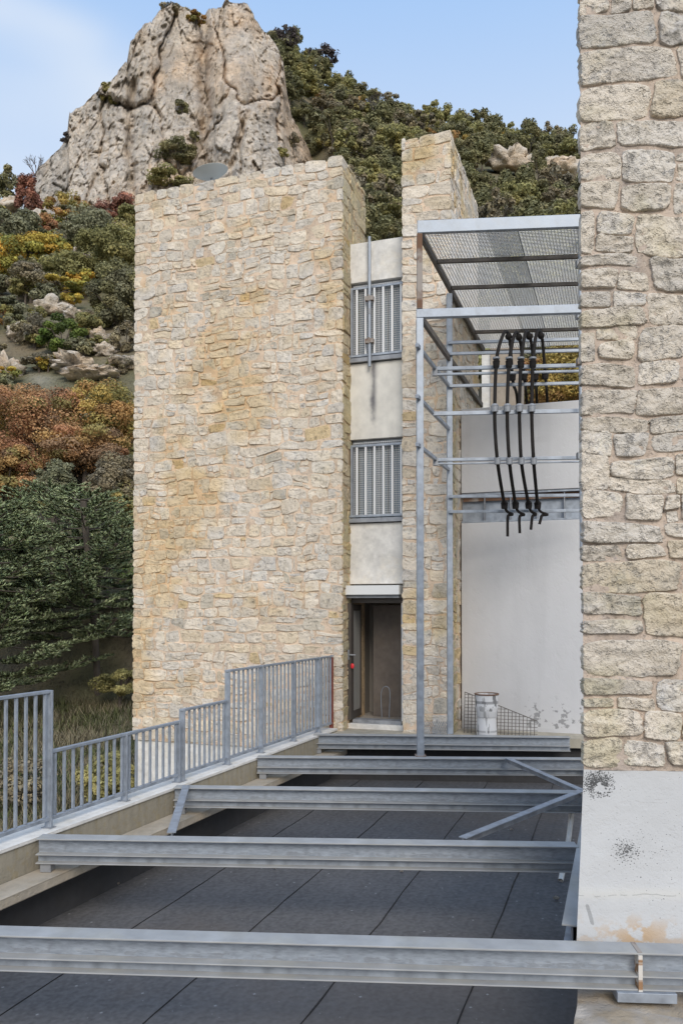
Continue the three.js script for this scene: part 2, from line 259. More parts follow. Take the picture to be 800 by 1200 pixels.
function limbs(seed, H, ry, centers, r0, count = 10) {
  const r = rng(seed), gs = [rod(V(0, -0.6, 0), V(0.05, H - ry * 0.5, 0.03), r0, r0 * 0.6, 7)];
  for (let i = 0; i < Math.min(count, centers.length); i++) { const c = centers[Math.floor(r() * centers.length)], a = V(0.03, H - ry * (0.9 - 0.4 * r()), 0.02), e = V(c.x, c.y + H, c.z), m = a.clone().lerp(e, 0.5).add(V(0, ry * 0.12, 0)); gs.push(tube([a, m, e], r0 * 0.28, 5, 4)); }
  return mergeGeometries(gs);
}
const PAL = {
  holm: [[0.244, 0.236, 0.123], [0.300, 0.281, 0.141], [0.363, 0.323, 0.172], [0.263, 0.250, 0.155]],
  olive: [[0.349, 0.323, 0.136], [0.437, 0.384, 0.161], [0.305, 0.289, 0.127]],
  brown: [[0.321, 0.264, 0.171], [0.284, 0.250, 0.183], [0.359, 0.303, 0.189]],
  grey: [[0.27, 0.265, 0.165], [0.31, 0.30, 0.19], [0.23, 0.23, 0.14]],
  yellow: [[0.561, 0.431, 0.098], [0.431, 0.389, 0.098], [0.323, 0.323, 0.098], [0.646, 0.409, 0.086]],
  orange: [[0.500, 0.290, 0.140], [0.440, 0.230, 0.125], [0.530, 0.340, 0.140], [0.340, 0.220, 0.130], [0.360, 0.300, 0.120]],
  amber: [[0.500, 0.370, 0.120], [0.420, 0.340, 0.120], [0.320, 0.290, 0.110], [0.500, 0.300, 0.120]],
  rust: [[0.432, 0.203, 0.134], [0.378, 0.175, 0.121], [0.324, 0.162, 0.121]],
  green: [[0.145, 0.212, 0.051], [0.187, 0.238, 0.060], [0.128, 0.170, 0.051]],
  dusk: [[0.131, 0.107, 0.107], [0.154, 0.131, 0.119]],
};
// hillside trees: a few kinds, many copies
const G = { holm: ['dark green holm oak', 'dark green evergreen oaks on the hillside'], olive: ['olive green bushy tree', 'olive green trees on the hillside'], brown: ['brownish half bare tree', 'brownish trees on the hillside'], amber: ['yellowing autumn tree', 'yellowing trees on the hillside'] };
const kinds = [['holm', 2.0, 1.6, 30], ['holm', 1.6, 2.1, 26], ['holm', 2.5, 1.3, 34], ['olive', 2.0, 1.5, 30], ['olive', 1.5, 1.9, 24], ['olive', 2.4, 1.4, 34], ['brown', 1.7, 1.8, 18], ['brown', 2.0, 1.4, 16], ['amber', 1.5, 1.5, 14]]
  .map(([pal, rx, ry, n], i) => { const g = crownGeo(300 + i * 7, rx, ry, rx * (0.8 + 0.06 * i), n, 115, 0.125, PAL[pal], { clump: 1.05 - 0.03 * i }); return { pal, name: { holm: 'holm_oak', olive: 'bushy_tree', brown: 'half_bare_tree', amber: 'yellowing_tree' }[pal], crown: g, wood: limbs(40 + i, ry * 1.35, ry, g.userData.centers, 0.11, 10), what: G[pal][0], group: G[pal][1], H: ry * 1.35 }; });
const treeSrc = kinds.map(() => null);
let treeCount = 0;
function hillTree(k, X, D, s, rot) {
  const K = kinds[k]; let t;
  if (!treeSrc[k]) {
    t = thing(K.name, `${K.what} growing on the steep hill behind the stone walls`, 'tree', V(0, 0, 0), 0, K.group);
    part('crown', K.crown, M.leaf, t).position.y = K.H; part('trunk', K.wood, M.bark, t); treeSrc[k] = t;
  } else { t = treeSrc[k].clone(); t.name = numbered(K.name); scene.add(t); }
  t.position.set(X, terrain(X, D), -D); t.scale.set(s, s * (0.85 + 0.3 * ((rot * 7.3) % 1)), s); t.rotation.y = rot; treeCount++;
}
{
  const r = rng(77), cand = [];
  for (let D = 34; D < 133; D += 1.5 + D * 0.007) {
    const stepX = 2.3 + D * 0.008;
    for (let X = -0.12 * D - 2; X < 0.43 * D; X += stepX) {
      const x = X + (r() - 0.5) * stepX * 0.9, d = D + (r() - 0.5) * 2, [px, py] = proj(x, terrain(x, d) + 2, d), a = r(), b = r(), c = r();
      const ok = (px > 300 && px < 700 + (D > 55 ? 95 : 0) && py < 285 && py > 20) || (px > 560 && px < 700 && py < 440);
      if (px < 378 && d < 106) continue;
      if (!ok || (px > 355 && px < 420 && py > 235) || (px > 484 && px < 520 && py > 210)) continue;
      if ((Math.hypot((px - 594) / 26, (py - 190) / 20) < 1 || Math.hypot((px - 662) / 28, (py - 198) / 20) < 1)) continue;
      cand.push([x, d, a, b, c]);
    }
  }
  for (const [x, d, a, b, c] of cand) { const n = fbm(x * 0.08, d * 0.08, 7.7, 2); const v = Math.floor(b * 2.99), k = c < 0.035 ? 8 : n + (a - 0.5) * 0.9 > 0.22 ? 6 + (v & 1) : n + (a - 0.5) * 0.8 > -0.05 ? 3 + v : v; hillTree(k, x, d, (0.7 + 0.75 * ((b * 7.7) % 1)) * (d > 90 ? 1.02 : 0.9), a * 6.28); }
}
// the trees and bushes of the slope to the left, one by one
function bush(name, label, category, px, py, w, h, pal, opt = {}) {
  const D = opt.crag ? cragDepth(px, py + h * 0.35) - 0.3 : opt.D ?? depthOfRow(Math.min(py + h * 0.5, 830)), s = D / F, X = (px - HX) * s, grow = opt.crag || px > 200 ? 1 : 1.18, rx = w * s / 2 * grow, ry = h * s / 2 * grow, leaf = opt.leaf ?? Math.max(0.035, D * 0.0015);
  const area = w * h, clumps = Math.round(Math.min(60, 12 + area / 110)), per = Math.round(opt.per ?? Math.min(420, 120 + area / 18));
  const g = crownGeo(Math.round(px * 31 + py * 7 + w), rx, ry, rx * 0.9, clumps, per, leaf, PAL[pal], opt), H = Math.max(ry * 0.9, 0.3);
  const y0 = EYE + (HY - py) * s - H, t = thing(name, label, category, P(X, y0, D), 0, opt.group);
  part('crown', g, M.leaf, t).position.y = H; const lw = limbs(px + py, H, ry, g.userData.centers, 0.04 + rx * 0.04, 10); part('trunk', lw, M.bark, t); 
  const gap = y0 - 0.6 - terrain(X, D); if (gap > 0 && !opt.crag) part('root_stem', rod(V(0, -gap - 0.9, 0), V(0, -0.4, 0), 0.05 + rx * 0.05), M.bark, t);
  return t;
}
bush('oak_tree', 'dark green oak on the skyline left of the crag', 'tree', 6, 212, 36, 40, 'holm');
bush('russet_tree', 'russet brown tree at the foot of the crag skyline', 'tree', 30, 226, 30, 52, 'rust');
bush('grey_green_tree', 'round grey green tree below the russet tree', 'tree', 22, 266, 54, 50, 'grey');
bush('autumn_tree', 'loose yellow and orange tree at the crag foot', 'tree', 76, 244, 56, 40, 'amber', { clump: 0.8, per: 90 });
bush('autumn_bush', 'pinkish rust bush beside the tower top under the crag', 'bush', 138, 240, 46, 34, 'rust');
bush('autumn_bush', 'small orange bush at the left foot of the crag', 'bush', 52, 262, 34, 22, 'orange');
bush('oak_tree', 'wide grey green oak beside the upper stone tower', 'tree', 108, 272, 74, 46, 'grey');
bush('oak_tree', 'large olive oak leaning against the tower outline', 'tree', 132, 296, 84, 66, 'olive');
bush('oak_tree', 'dark lower oak beside the tower below the large olive oak', 'tree', 138, 346, 70, 80, 'holm');
bush('yellow_tree', 'yellow green tree left of the large olive oak', 'tree', 46, 288, 66, 42, 'yellow');
bush('yellow_tree', 'golden yellow tree at the slope above the boulders', 'tree', 6, 296, 44, 54, 'yellow');
bush('oak_tree', 'olive bush between the yellow trees and the dark oak', 'tree', 76, 312, 60, 40, 'olive');
bush('oak_tree', 'dark bush under the yellow green tree', 'bush', 34, 326, 60, 36, 'brown');
bush('yellow_bush', 'low yellow green bush above the pale boulders', 'bush', 66, 334, 70, 20, 'yellow', { clump: 0.8 });
bush('autumn_bush', 'small golden bush above the left boulders', 'bush', 2, 366, 22, 26, 'amber');
bush('green_bush', 'fresh green bush among the pale boulders', 'bush', 72, 392, 54, 46, 'green');
bush('grey_bush', 'grey brown scrub left of the fresh green bush', 'bush', 38, 384, 44, 36, 'brown');
bush('grey_bush', 'grey brown scrub between the boulders and the tower', 'bush', 146, 396, 32, 40, 'brown');
bush('grey_bush', 'dull green scrub between the two boulder groups', 'bush', 100, 384, 40, 34, 'olive');
bush('grey_bush', 'low grey scrub on the boulder ledge', 'bush', 44, 422, 40, 18, 'brown');
bush('green_bush', 'small green bush on the boulder ledge', 'bush', 136, 424, 24, 20, 'olive');
bush('autumn_tree', 'large orange autumn tree above the pines', 'tree', 36, 492, 118, 100, 'orange', { D: 32.5 });
bush('autumn_tree', 'golden green autumn tree beside the tower', 'tree', 122, 482, 92, 90, 'amber', { D: 33.5 });
bush('autumn_tree', 'rusty orange tree below the golden green tree', 'tree', 98, 528, 100, 60, 'orange', { D: 31.5 });
bush('autumn_tree', 'low orange tree at the frame edge above the pines', 'tree', 6, 556, 80, 76, 'orange', { D: 30 });
bush('grey_green_shrub', 'grey green shrub poking out above the pine tops', 'bush', 66, 560, 46, 44, 'grey', { D: 28.5 });
bush('brown_shrub', 'dark brown shrub between the pine and the tower', 'bush', 132, 566, 62, 60, 'brown', { D: 29 });
bush('green_bush', 'olive shrub behind the pine beside the tower', 'bush', 148, 600, 44, 70, 'olive', { D: 29 });
bush('yellow_shrub', 'small golden shrub beside the pine and tower', 'bush', 136, 590, 26, 22, 'amber', { D: 28 });
bush('dark_thicket', 'dark thicket behind the pine trunks', 'bush', 20, 700, 150, 160, 'green', { D: 29 });
bush('dark_thicket', 'dark thicket between the pine trunk and the tower', 'bush', 130, 730, 110, 150, 'green', { D: 28.5 });
bush('autumn_tree', 'golden autumn tree seen under the mesh canopy', 'tree', 656, 440, 110, 90, 'amber', { D: 30 });
bush('autumn_tree', 'orange autumn tree behind the white wall top', 'tree', 612, 456, 80, 80, 'orange', { D: 31 });
{ // low scrub filling the slope between the named trees
  const r = rng(404), pals = ['olive', 'brown', 'grey', 'holm', 'olive', 'yellow'];
  for (let i = 0; i < 200; i++) { const px = -110 + 285 * r(), py = 225 + 370 * Math.pow(r(), 0.9), q = r(); if (py > 338 && py < 445 && q < 0.45) continue; const w = 16 + 24 * r(), pal = pals[Math.floor(r() * (py > 440 ? 4 : 6))];
    const what = { olive: 'olive green', brown: 'grey brown', grey: 'grey green', holm: 'dark green', yellow: 'yellow green', rust: 'russet' }[pal];
    bush('slope_scrub', `low ${what} scrub between the trees of the left slope`, 'bush', px, py, w, w * 0.7, pal, { group: `${what} scrub on the left slope` }); }
}
// shrubs that cling to the crag
bush('crag_shrub', 'wide dark shrub on the crag above the satellite dish', 'bush', 207, 174, 58, 30, 'holm', { crag: true });
bush('crag_shrub', 'low green scrub along the top of the stone tower', 'bush', 196, 206, 60, 22, 'olive', { crag: true });
bush('crag_shrub', 'small dark shrub high in the crag gully', 'bush', 211, 118, 17, 20, 'holm', { crag: true });
bush('crag_shrub', 'tiny dark shrub in the crag gully', 'bush', 227, 154, 14, 16, 'holm', { crag: true });
bush('crag_shrub', 'dark scrub in the crag notch on the left slope', 'bush', 124, 104, 20, 34, 'olive', { crag: true });
bush('crag_shrub', 'small dark bush on the left edge of the crag', 'bush', 76, 157, 16, 16, 'dusk', { crag: true });
bush('crag_shrub', 'brownish scrub on the crag summit', 'bush', 202, 4, 36, 20, 'brown', { crag: true });
bush('crag_shrub', 'dry yellow scrub in the summit notch', 'bush', 228, 14, 26, 14, 'amber', { crag: true });
bush('crag_shrub', 'dry brown scrub on the right shoulder of the crag', 'bush', 343, 160, 20, 24, 'brown', { crag: true });
bush('crag_shrub', 'small green scrub at the right foot of the crag', 'bush', 330, 176, 20, 14, 'olive', { crag: true });
bush('ridge_tree', 'thin dusky tree beside the crag on the ridge', 'tree', 336, 40, 38, 40, 'dusk', { D: 127, clump: 0.9, per: 70 });
bush('ridge_tree', 'spreading dusky tree on the ridge below the thin one', 'tree', 376, 62, 44, 36, 'dusk', { D: 127, clump: 0.9, per: 70 });
bush('ridge_tree', 'dark green tree filling the slope beside the crag', 'tree', 352, 96, 50, 60, 'holm', { D: 124 });
// bare bush on the left skyline
function bare(label, px, py, w, h, D, seed) {
  const s = D / F, r = rng(seed), gs = [], W = w * s, H = h * s;
  const grow = (a, d, L, rad, n) => { const e = a.clone().addScaledVector(d, L); gs.push(rod(a, e, rad, rad * 0.65, 4)); if (n) for (let i = 0; i < 3; i++) grow(a.clone().lerp(e, 0.55 + 0.45 * r()), d.clone().add(V((r() - 0.5) * 1.3, (r() - 0.3) * 0.7, (r() - 0.5) * 1.3)).normalize(), L * 0.62, rad * 0.62, n - 1); };
  for (let i = 0; i < 5; i++) grow(V((r() - 0.5) * W * 0.1, 0, 0), V((i / 4 - 0.5) * 1.4 * W / H, 1, (r() - 0.5) * 0.6).normalize(), H * 0.42, 0.05, 3);
  top('bare_bush', gs, std({ color: col(0.11, 0.095, 0.09) }), label, 'bush', P((px - HX) * s, EYE + (HY - py - h / 2) * s, D));
}
bare('leafless bush standing on the left edge of the crag', 38, 186, 28, 30, 93, 5);
bare('leafless bush on the ridge right of the dusky trees', 440, 112, 22, 30, 118, 8);
bare('leafless bush on the ridge at the far right', 654, 158, 26, 24, 126, 11);

// pines
function pine(label, px, py, D, H, R, seed, lean, bare = 0.16) {
  const r = rng(seed), X = (px - HX) / F * D, t = thing('pine_tree', label, 'tree', P(X, EYE + (HY - py) / F * D, D));
  part('trunk', [tube([V(0, -0.5, 0), V(lean * 0.3, H * 0.35, 0), V(lean, H * 0.95, 0)], 0.1, 10, 8)], M.bark, t);
  const pos = [], nrm = [], cl = [], idx = [], wood = [];
  const greens = [[0.50, 0.58, 0.32], [0.58, 0.65, 0.37], [0.45, 0.52, 0.30], [0.66, 0.70, 0.42]];
  const needle = (c, d, L, k, g) => { const side = V(r() - 0.5, r() - 0.5, r() - 0.5).cross(d).normalize().multiplyScalar(0.018), n = side.clone().cross(d).normalize(), e = c.clone().addScaledVector(d, L), i0 = pos.length / 3; if (n.y < 0) n.negate(); for (const q of [c.clone().add(side), c.clone().sub(side), e]) { pos.push(q.x, q.y, q.z); nrm.push(n.x, n.y, n.z); cl.push(g[0] * k, g[1] * k, g[2] * k); } idx.push(i0, i0 + 1, i0 + 2); };
  const tuft = (c, d, n) => { const g = greens[Math.floor(r() * 4)], k0 = 0.8 + 0.5 * r(); for (let i = 0; i < n; i++) needle(c, V(d.x + (r() - 0.5) * 1.5, d.y + 0.15 + (r() - 0.5) * 0.8, d.z + (r() - 0.5) * 1.5).normalize(), 0.08 + 0.07 * r(), k0 * (0.75 + 0.5 * r()), g); };
  const levels = Math.round(H * 2.4);
  for (let l = 0; l < levels; l++) {
    const f = (l + 0.5) / levels, y = H * (bare + (0.98 - bare) * f), len = R * Math.pow(Math.sin(Math.PI * (0.28 + 0.70 * f)), 0.8) * (0.75 + 0.4 * r()), nb = 4 + Math.floor(r() * 2), a0 = r() * 6.28;
    for (let b = 0; b < nb; b++) {
      const a = a0 + b * 6.28 / nb + (r() - 0.5) * 0.5, L = len * (0.7 + 0.45 * r()), dir = V(Math.cos(a), 0, Math.sin(a)), base = V(lean * y / H, y, 0), sag = -0.10 + 0.28 * f;
      const at = (q) => base.clone().addScaledVector(dir, L * q).add(V(0, L * (sag * q - 0.14 * q * (1 - q) * 2 + 0.12 * q * q), 0));
      wood.push(tube([at(0), at(0.35), at(0.7), at(1)], 0.018, 6, 4));
      const tw = Math.max(4, Math.round(L * 12));
      for (let k = 0; k < tw; k++) {
        const q = 0.3 + 0.7 * (k + r()) / tw, p0 = at(Math.min(1, q)), sd = V(-dir.z, 0, dir.x).multiplyScalar(k % 2 ? 1 : -1), tl = (0.2 + 0.45 * (1 - Math.abs(q - 0.65))) * (0.6 + 0.6 * r()), td = dir.clone().multiplyScalar(0.9).add(sd.multiplyScalar(0.4 + r() * 0.9)).add(V(0, 0.1 + 0.25 * r(), 0)).normalize();
        const e = p0.clone().addScaledVector(td, tl); wood.push(rod(p0, e, 0.006, 0.004, 3));
        for (let m = 0; m < 5; m++) tuft(p0.clone().lerp(e, 0.2 + 0.2 * m), td, m === 4 ? 22 : 15);
      }
    }
  }
  const g = new THREE.BufferGeometry(); g.setAttribute('position', new THREE.Float32BufferAttribute(pos, 3)); g.setAttribute('normal', new THREE.Float32BufferAttribute(nrm, 3)); g.setAttribute('color', new THREE.Float32BufferAttribute(cl, 3)); g.setIndex(idx);
  part('crown', g, M.needle, t); part('branches', wood, M.bark, t);
}
pine('green pine with a bare lower trunk beside the stone tower', 117, 819, 24, 6.1, 2.9, 3, -0.5, 0.3);
pine('green pine whose lower boughs reach the near railing', -22, 850, 21.5, 6.0, 2.9, 9, 0.2);
pine('green pine behind the two front pines', 60, 800, 26.5, 6.5, 3.0, 21, 0.1, 0.22);

// rough grass and dry stalks on the slope behind the railing
{
  const r = rng(5), pos = [], nrm = [], cl = [], idx = [];
  for (let i = 0; i < 26000; i++) {
    const D = 8.5 + 16 * Math.pow(r(), 0.8), X = (-60 + 260 * r() - HX) / F * D; if (X > -2.66 + (D - 6.96) * 0.38 - 0.5 && D < 14) continue;
    if (X > -3.9 && D < 16) continue;
    const y = terrain(X, D), a = r() * 6.28, h = 0.12 + 0.3 * r() * r(), w = 0.012, k = 0.7 + 0.6 * r(), dry = fbm(X * 0.5, D * 0.5, 3, 3) + (r() - 0.5) * 0.4 > -0.05, c = dry ? [0.33, 0.28, 0.18] : [0.16, 0.18, 0.07], i0 = pos.length / 3, lx = (r() - 0.5) * 0.35, lz = (r() - 0.5) * 0.35;
    pos.push(X - Math.cos(a) * w, y - 0.02, -D - Math.sin(a) * w, X + Math.cos(a) * w, y - 0.02, -D + Math.sin(a) * w, X + lx, y + h, -D + lz);
    for (let q = 0; q < 3; q++) { nrm.push(-Math.sin(a) * 0.5, 0.8, Math.cos(a) * 0.5); cl.push(c[0] * k, c[1] * k, c[2] * k); } idx.push(i0, i0 + 1, i0 + 2);
  }
  const g = new THREE.BufferGeometry(); g.setAttribute('position', new THREE.Float32BufferAttribute(pos, 3)); g.setAttribute('normal', new THREE.Float32BufferAttribute(nrm, 3)); g.setAttribute('color', new THREE.Float32BufferAttribute(cl, 3)); g.setIndex(idx);
  const m = top('rough_grass', g, M.leaf, 'dry grass and weeds on the slope behind the railing', 'grass'); m.userData.kind = 'stuff';
}
bush('slope_shrub', 'small dark shrub on the grass slope behind the low railing', 'bush', 128, 912, 60, 60, 'olive', { D: 15 });
bush('slope_shrub', 'small twiggy shrub on the grass slope behind the tall railing', 'bush', 30, 915, 70, 60, 'brown', { D: 15, per: 60 });
bush('slope_shrub', 'low green shrub at the foot of the pine trunk', 'bush', 140, 800, 50, 34, 'olive', { D: 23 });

// ------------------------------------------------------------------ masonry
// Stones are laid in wandering courses, some split in two, then bent by one shared noise so that joints run crooked.
function layStones(W, H, o, r) {
  const out = []; let y = 0;
  while (y < H - o.h[0] * 0.4) {
    let h = mix(o.h[0], o.h[1], r()); if (y + h > H - o.h[0] * 0.6) h = H - y; let x = -r() * o.w[0] * 0.5 * (o.wild ? 1 : 0.6); x = 0;
    while (x < W) {
      let w = mix(o.w[0], o.w[1], Math.pow(r(), 1.25)) * (0.75 + 0.5 * h / o.h[1]); if (W - x - w < o.w[0] * 0.6) w = W - x;
      const put = (a, b, c, d) => out.push([x + a * w, y + c * h, x + b * w, y + d * h]);
      const k = r();
      if (h > o.split && k < 0.34) { const s = 0.36 + 0.3 * r(); if (r() < 0.45 && w > o.w[0] * 1.2) { const q = 0.35 + 0.3 * r(); put(0, q, 0, s); put(q, 1, 0, s); } else put(0, 1, 0, s); if (r() < 0.3 && w > o.w[0] * 1.2) { const q = 0.35 + 0.3 * r(); put(0, q, s, 1); put(q, 1, s, 1); } else put(0, 1, s, 1); }
      else if (k > 0.84 && w > o.w[0] * 1.25) { const q = r() < 0.5 ? 0.7 : 0.28; put(0, q, 0, 1); const s = 0.4 + 0.25 * r(); put(q, 1, 0, s); put(q, 1, s, 1); }
      else put(0, 1, 0, 1);
      x += w;
    }
    y += h;
  }
  return out;
}
function stoneGeo(rc, o, W, H, r, tint) {
  const [x0, y0, x1, y1] = rc, cx = (x0 + x1) / 2, cy = (y0 + y1) / 2, j = o.joint * (0.5 + r()), hw = Math.max(0.02, (x1 - x0) / 2 - j), hh = Math.max(0.02, (y1 - y0) / 2 - j * 0.9), N = o.n, p = 4.5 + 7 * r();
  const jit = () => (r() - 0.5) * o.jit, cj = [[jit(), jit()], [jit(), jit()], [jit(), jit()], [jit(), jit()]];
  const edgeX = (x) => smooth(0, 0.22, x) * smooth(0, 0.22, W - x), edgeY = (y) => smooth(-0.1, 0.1, y) * smooth(0, 0.16, H - y);
  const place = (a, b) => {                                                 // a, b in -1..1 of the stone
    const u = (a + 1) / 2, v = (b + 1) / 2; let x = cx + a * hw, y = cy + b * hh;
    x += (mix(mix(cj[0][0], cj[1][0], u), mix(cj[2][0], cj[3][0], u), v)) * edgeX(x); y += mix(mix(cj[0][1], cj[1][1], u), mix(cj[2][1], cj[3][1], u), v);
    const wx = o.warp * 1.3 * fbm(x * 1.7, y * 1.7, o.seed + 0.5, 3), wy = o.warp * 1.5 * fbm(x * 1.5, y * 1.5, o.seed + 9.5, 3);
    return [x + wx * edgeX(x), y + wy * edgeY(y)];
  };
  const dep = o.depth * (0.55 + 0.9 * r()), tx = (r() - 0.5) * o.tilt, ty = (r() - 0.35) * o.tilt, sd = r() * 50, rough = o.rough * (0.6 + 0.8 * r());
  const rings = o.rings, ring = rings.length, pos = [], cl = [], uv = [], idx = [], rad = [];
  for (let i = 0; i < N; i++) rad.push(1 + (r() - 0.5) * o.ragged);
  for (let k = 0; k < ring; k++) for (let i = 0; i < N; i++) {
    // walk the perimeter evenly, then pull it to a rounded rectangle
    const q = (i + 0.5 * (k % 2) * (o.stagger ? 1 : 0)) / N * 4, s = Math.floor(q) % 4, f = q - Math.floor(q), e = [[-1 + 2 * f, -1], [1, -1 + 2 * f], [1 - 2 * f, 1], [-1, 1 - 2 * f]][s], m = Math.pow(Math.pow(Math.abs(e[0]), p) + Math.pow(Math.abs(e[1]), p), -1 / p);
    const sc = rings[k][0] * mix(1, rad[i], rings[k][0] > 0.8 ? 1 : 0.4), [x, y] = place(e[0] * m * sc, e[1] * m * sc);
    let z = rings[k][1] * dep; if (k > 0) z += (x - cx) * tx + (y - cy) * ty + (rings[k][1] > 0.8 ? rough : rough * 0.4) * fbm(x * o.freq, y * o.freq * 1.3, sd, 4) * 2;
    if (k === 0) z = -o.sink;
    pos.push(x, y, Math.max(z, k ? -0.006 : -1)); uv.push(x + sd, y + sd * 0.7); const c = tint(x, y, sd); cl.push(c[0], c[1], c[2]);
  }
  const [mx, my] = place(0, 0); pos.push(mx, my, dep + rough * fbm(mx * o.freq, my * o.freq * 1.3, sd, 4) * 2); uv.push(mx + sd, my + sd * 0.7); { const c = tint(mx, my, sd); cl.push(c[0], c[1], c[2]); }
  for (let k = 0; k < ring - 1; k++) for (let i = 0; i < N; i++) { const a = k * N + i, b = k * N + (i + 1) % N; idx.push(a, b, a + N, b, b + N, a + N); }
  for (let i = 0; i < N; i++) idx.push((ring - 1) * N + i, (ring - 1) * N + (i + 1) % N, ring * N);
  let g = new THREE.BufferGeometry(); g.setAttribute('position', new THREE.Float32BufferAttribute(pos, 3)); g.setAttribute('uv', new THREE.Float32BufferAttribute(uv, 2)); g.setAttribute('color', new THREE.Float32BufferAttribute(cl, 3)); g.setIndex(idx);
  if (o.flat) g = g.toNonIndexed(); g.computeVertexNormals(); return g;
}
const stoneTone = (r) => { const k = r(), b = 0.90 + 0.20 * r(); const c = k < 0.55 ? [0.76, 0.66, 0.54] : k < 0.82 ? [0.73, 0.655, 0.565] : k < 0.95 ? [0.76, 0.63, 0.47] : k < 0.97 ? [0.68, 0.52, 0.31] : [0.62, 0.55, 0.45]; return c.map((v) => v * b); };
// a face of stones on a wall: xf places the face, keep() limits it to what can be seen
function clad(wall, W, H, o, xf, maxParts, stain, keep = () => true) {
  const r = rng(o.seed * 101 + 7), rects = layStones(W, H, o, r), list = [];
  for (const rc of rects) {
    const tone = (o.tone ?? stoneTone)(r), g = stoneGeo(rc, { ...o, sink: o.top && rc[3] > H - 0.02 ? 0.25 : o.sink }, W, H, r, (x, y, sd) => { const n = 1 + 0.28 * fbm(x * 9, y * 9, sd, 3), s = stain(x, y); return [tone[0] * n * s[0], tone[1] * n * s[1], tone[2] * n * s[2]]; });
    if (keep((rc[0] + rc[2]) / 2, (rc[1] + rc[3]) / 2)) { g.applyMatrix4(xf); list.push([(rc[2] - rc[0]) * (rc[3] - rc[1]), g]); }
  }
  list.sort((a, b) => b[0] - a[0]);
  list.slice(0, maxParts).forEach(([, g], i) => part(i ? `stone_${String(i).padStart(3, '0')}` : 'stone', g, o.mat ?? M.fineStone, wall));
  if (list.length > maxParts) { const m = part('small_stones', list.slice(maxParts).map((e) => e[1]), o.mat ?? M.fineStone, wall); m.userData.kind = 'stuff'; }
}
function mortarFace(wall, name, W, H, xf, tintFn, seg = 0.035, lift = 0.007) {
  const g = new THREE.PlaneGeometry(W, H, Math.max(2, Math.round(W / seg)), Math.max(2, Math.round(H / seg))); g.translate(W / 2, H / 2, 0);
  const p = g.attributes.position, cl = [], uv = [];
  for (let i = 0; i < p.count; i++) { const x = p.getX(i), y = p.getY(i), e = Math.min(1, Math.min(x, W - x) * 20); p.setZ(i, e * (lift + 0.012 * fbm(x * 9, y * 9, 3.3, 4))); const s = tintFn(x, y), n = 1 + 0.5 * fbm(x * 3, y * 3, 8, 3); cl.push(0.72 * n * s[0], 0.555 * n * s[1], 0.415 * n * s[2]); uv.push(x * 1.3, y * 1.3); }
  g.setAttribute('color', new THREE.Float32BufferAttribute(cl, 3)); g.setAttribute('uv', new THREE.Float32BufferAttribute(uv, 2)); g.computeVertexNormals(); g.applyMatrix4(xf); return g;
}
const frontXf = (x, y, z) => new THREE.Matrix4().makeTranslation(x, y, z);
const sideXf = (x, y, z) => new THREE.Matrix4().makeRotationY(Math.PI / 2).setPosition(x, y, z);         // a face that looks along +x; its x runs to -z
const clean = () => [1, 1, 1];
const fine = { joint: 0.008, jit: 0.04, warp: 0.09, depth: 0.018, tilt: 0.16, rough: 0.009, freq: 11, ragged: 0.14, n: 12, rings: [[1, 0], [0.985, 0.8], [0.92, 1], [0.5, 1]], sink: 0.03, flat: true };
// rusty and mossy staining of the tower face, where the photograph shows it (x from its left edge, y from the foot of the cladding)
const blob = (x, y, cx, cy, sx, sy) => Math.exp(-Math.pow((x - cx) / sx, 2) - Math.pow((y - cy) / sy, 2));
function towerStain(x, y) {
  const n = fbm(x * 1.6, y * 1.6, 12.5, 4);
  let o = 1.0 * blob(x, y, 1.6, 6.4, 0.9, 1.1) + 0.9 * blob(x, y, 1.0, 4.2, 0.8, 0.9) + 0.8 * blob(x, y, 0.45, 2.9, 0.5, 0.8) + 0.9 * blob(x, y, 0.12, 1.2, 0.28, 1.4) + 0.5 * blob(x, y, 3.75, 7, 0.3, 2.6);
  o = smooth(0.12, 0.85, o + n * 1.4); const m = smooth(0.1, 0.4, fbm(x * 2.2, y * 1.1, 30.2, 4)) * 0.25;
  return [1 - 0.06 * o - 0.08 * m, 1 - 0.16 * o - 0.06 * m, 1 - 0.34 * o - 0.16 * m];
}

// the broad stone wall (tower) on the left
{
  const W = 3.85, y0 = -0.4, yTop = 9.24, H = yTop - y0, T = 1.26;
  const t = thing('stone_tower_wall', 'tall broad rubble stone wall with ochre stains below the crag', 'stone wall', P(0, 0, 13.15), TURN);
  part('core', box(-W + 0.03, -0.03, -2.5, yTop - 0.1, -T + 0.03, -0.012), M.paleConcrete, t);
  part('mortar', [mortarFace(t, 'm', W, H - 0.06, frontXf(-W, y0, 0), towerStain), mortarFace(t, 'm', T, H - 0.06, sideXf(0, y0, 0), (x, y) => [0.8, 0.75, 0.62])], M.mortar, t);
  clad(t, W + 0.05, H, { ...fine, h: [0.13, 0.25], w: [0.16, 0.40], split: 0.19, seed: 3, top: true, wild: true }, frontXf(-W - 0.02, y0, 0), 300, towerStain);
  const sideStain = (x, y) => { const m = smooth(-0.3, 0.3, fbm(x * 2, y * 1.2, 3.3, 3)); return [0.86 - 0.12 * m, 0.80 - 0.1 * m, 0.66 - 0.16 * m]; };
  const sub = part('return_face', box(-0.06, -0.01, yTop - 0.3, yTop - 0.1, -T + 0.05, -0.05), M.paleConcrete, t);
  clad(sub, T, H, { ...fine, h: [0.15, 0.26], w: [0.2, 0.45], split: 0.2, seed: 4, top: true }, sideXf(0, y0, 0), 120, sideStain, (x, y) => y > 7.6 || x < 0.5);
}
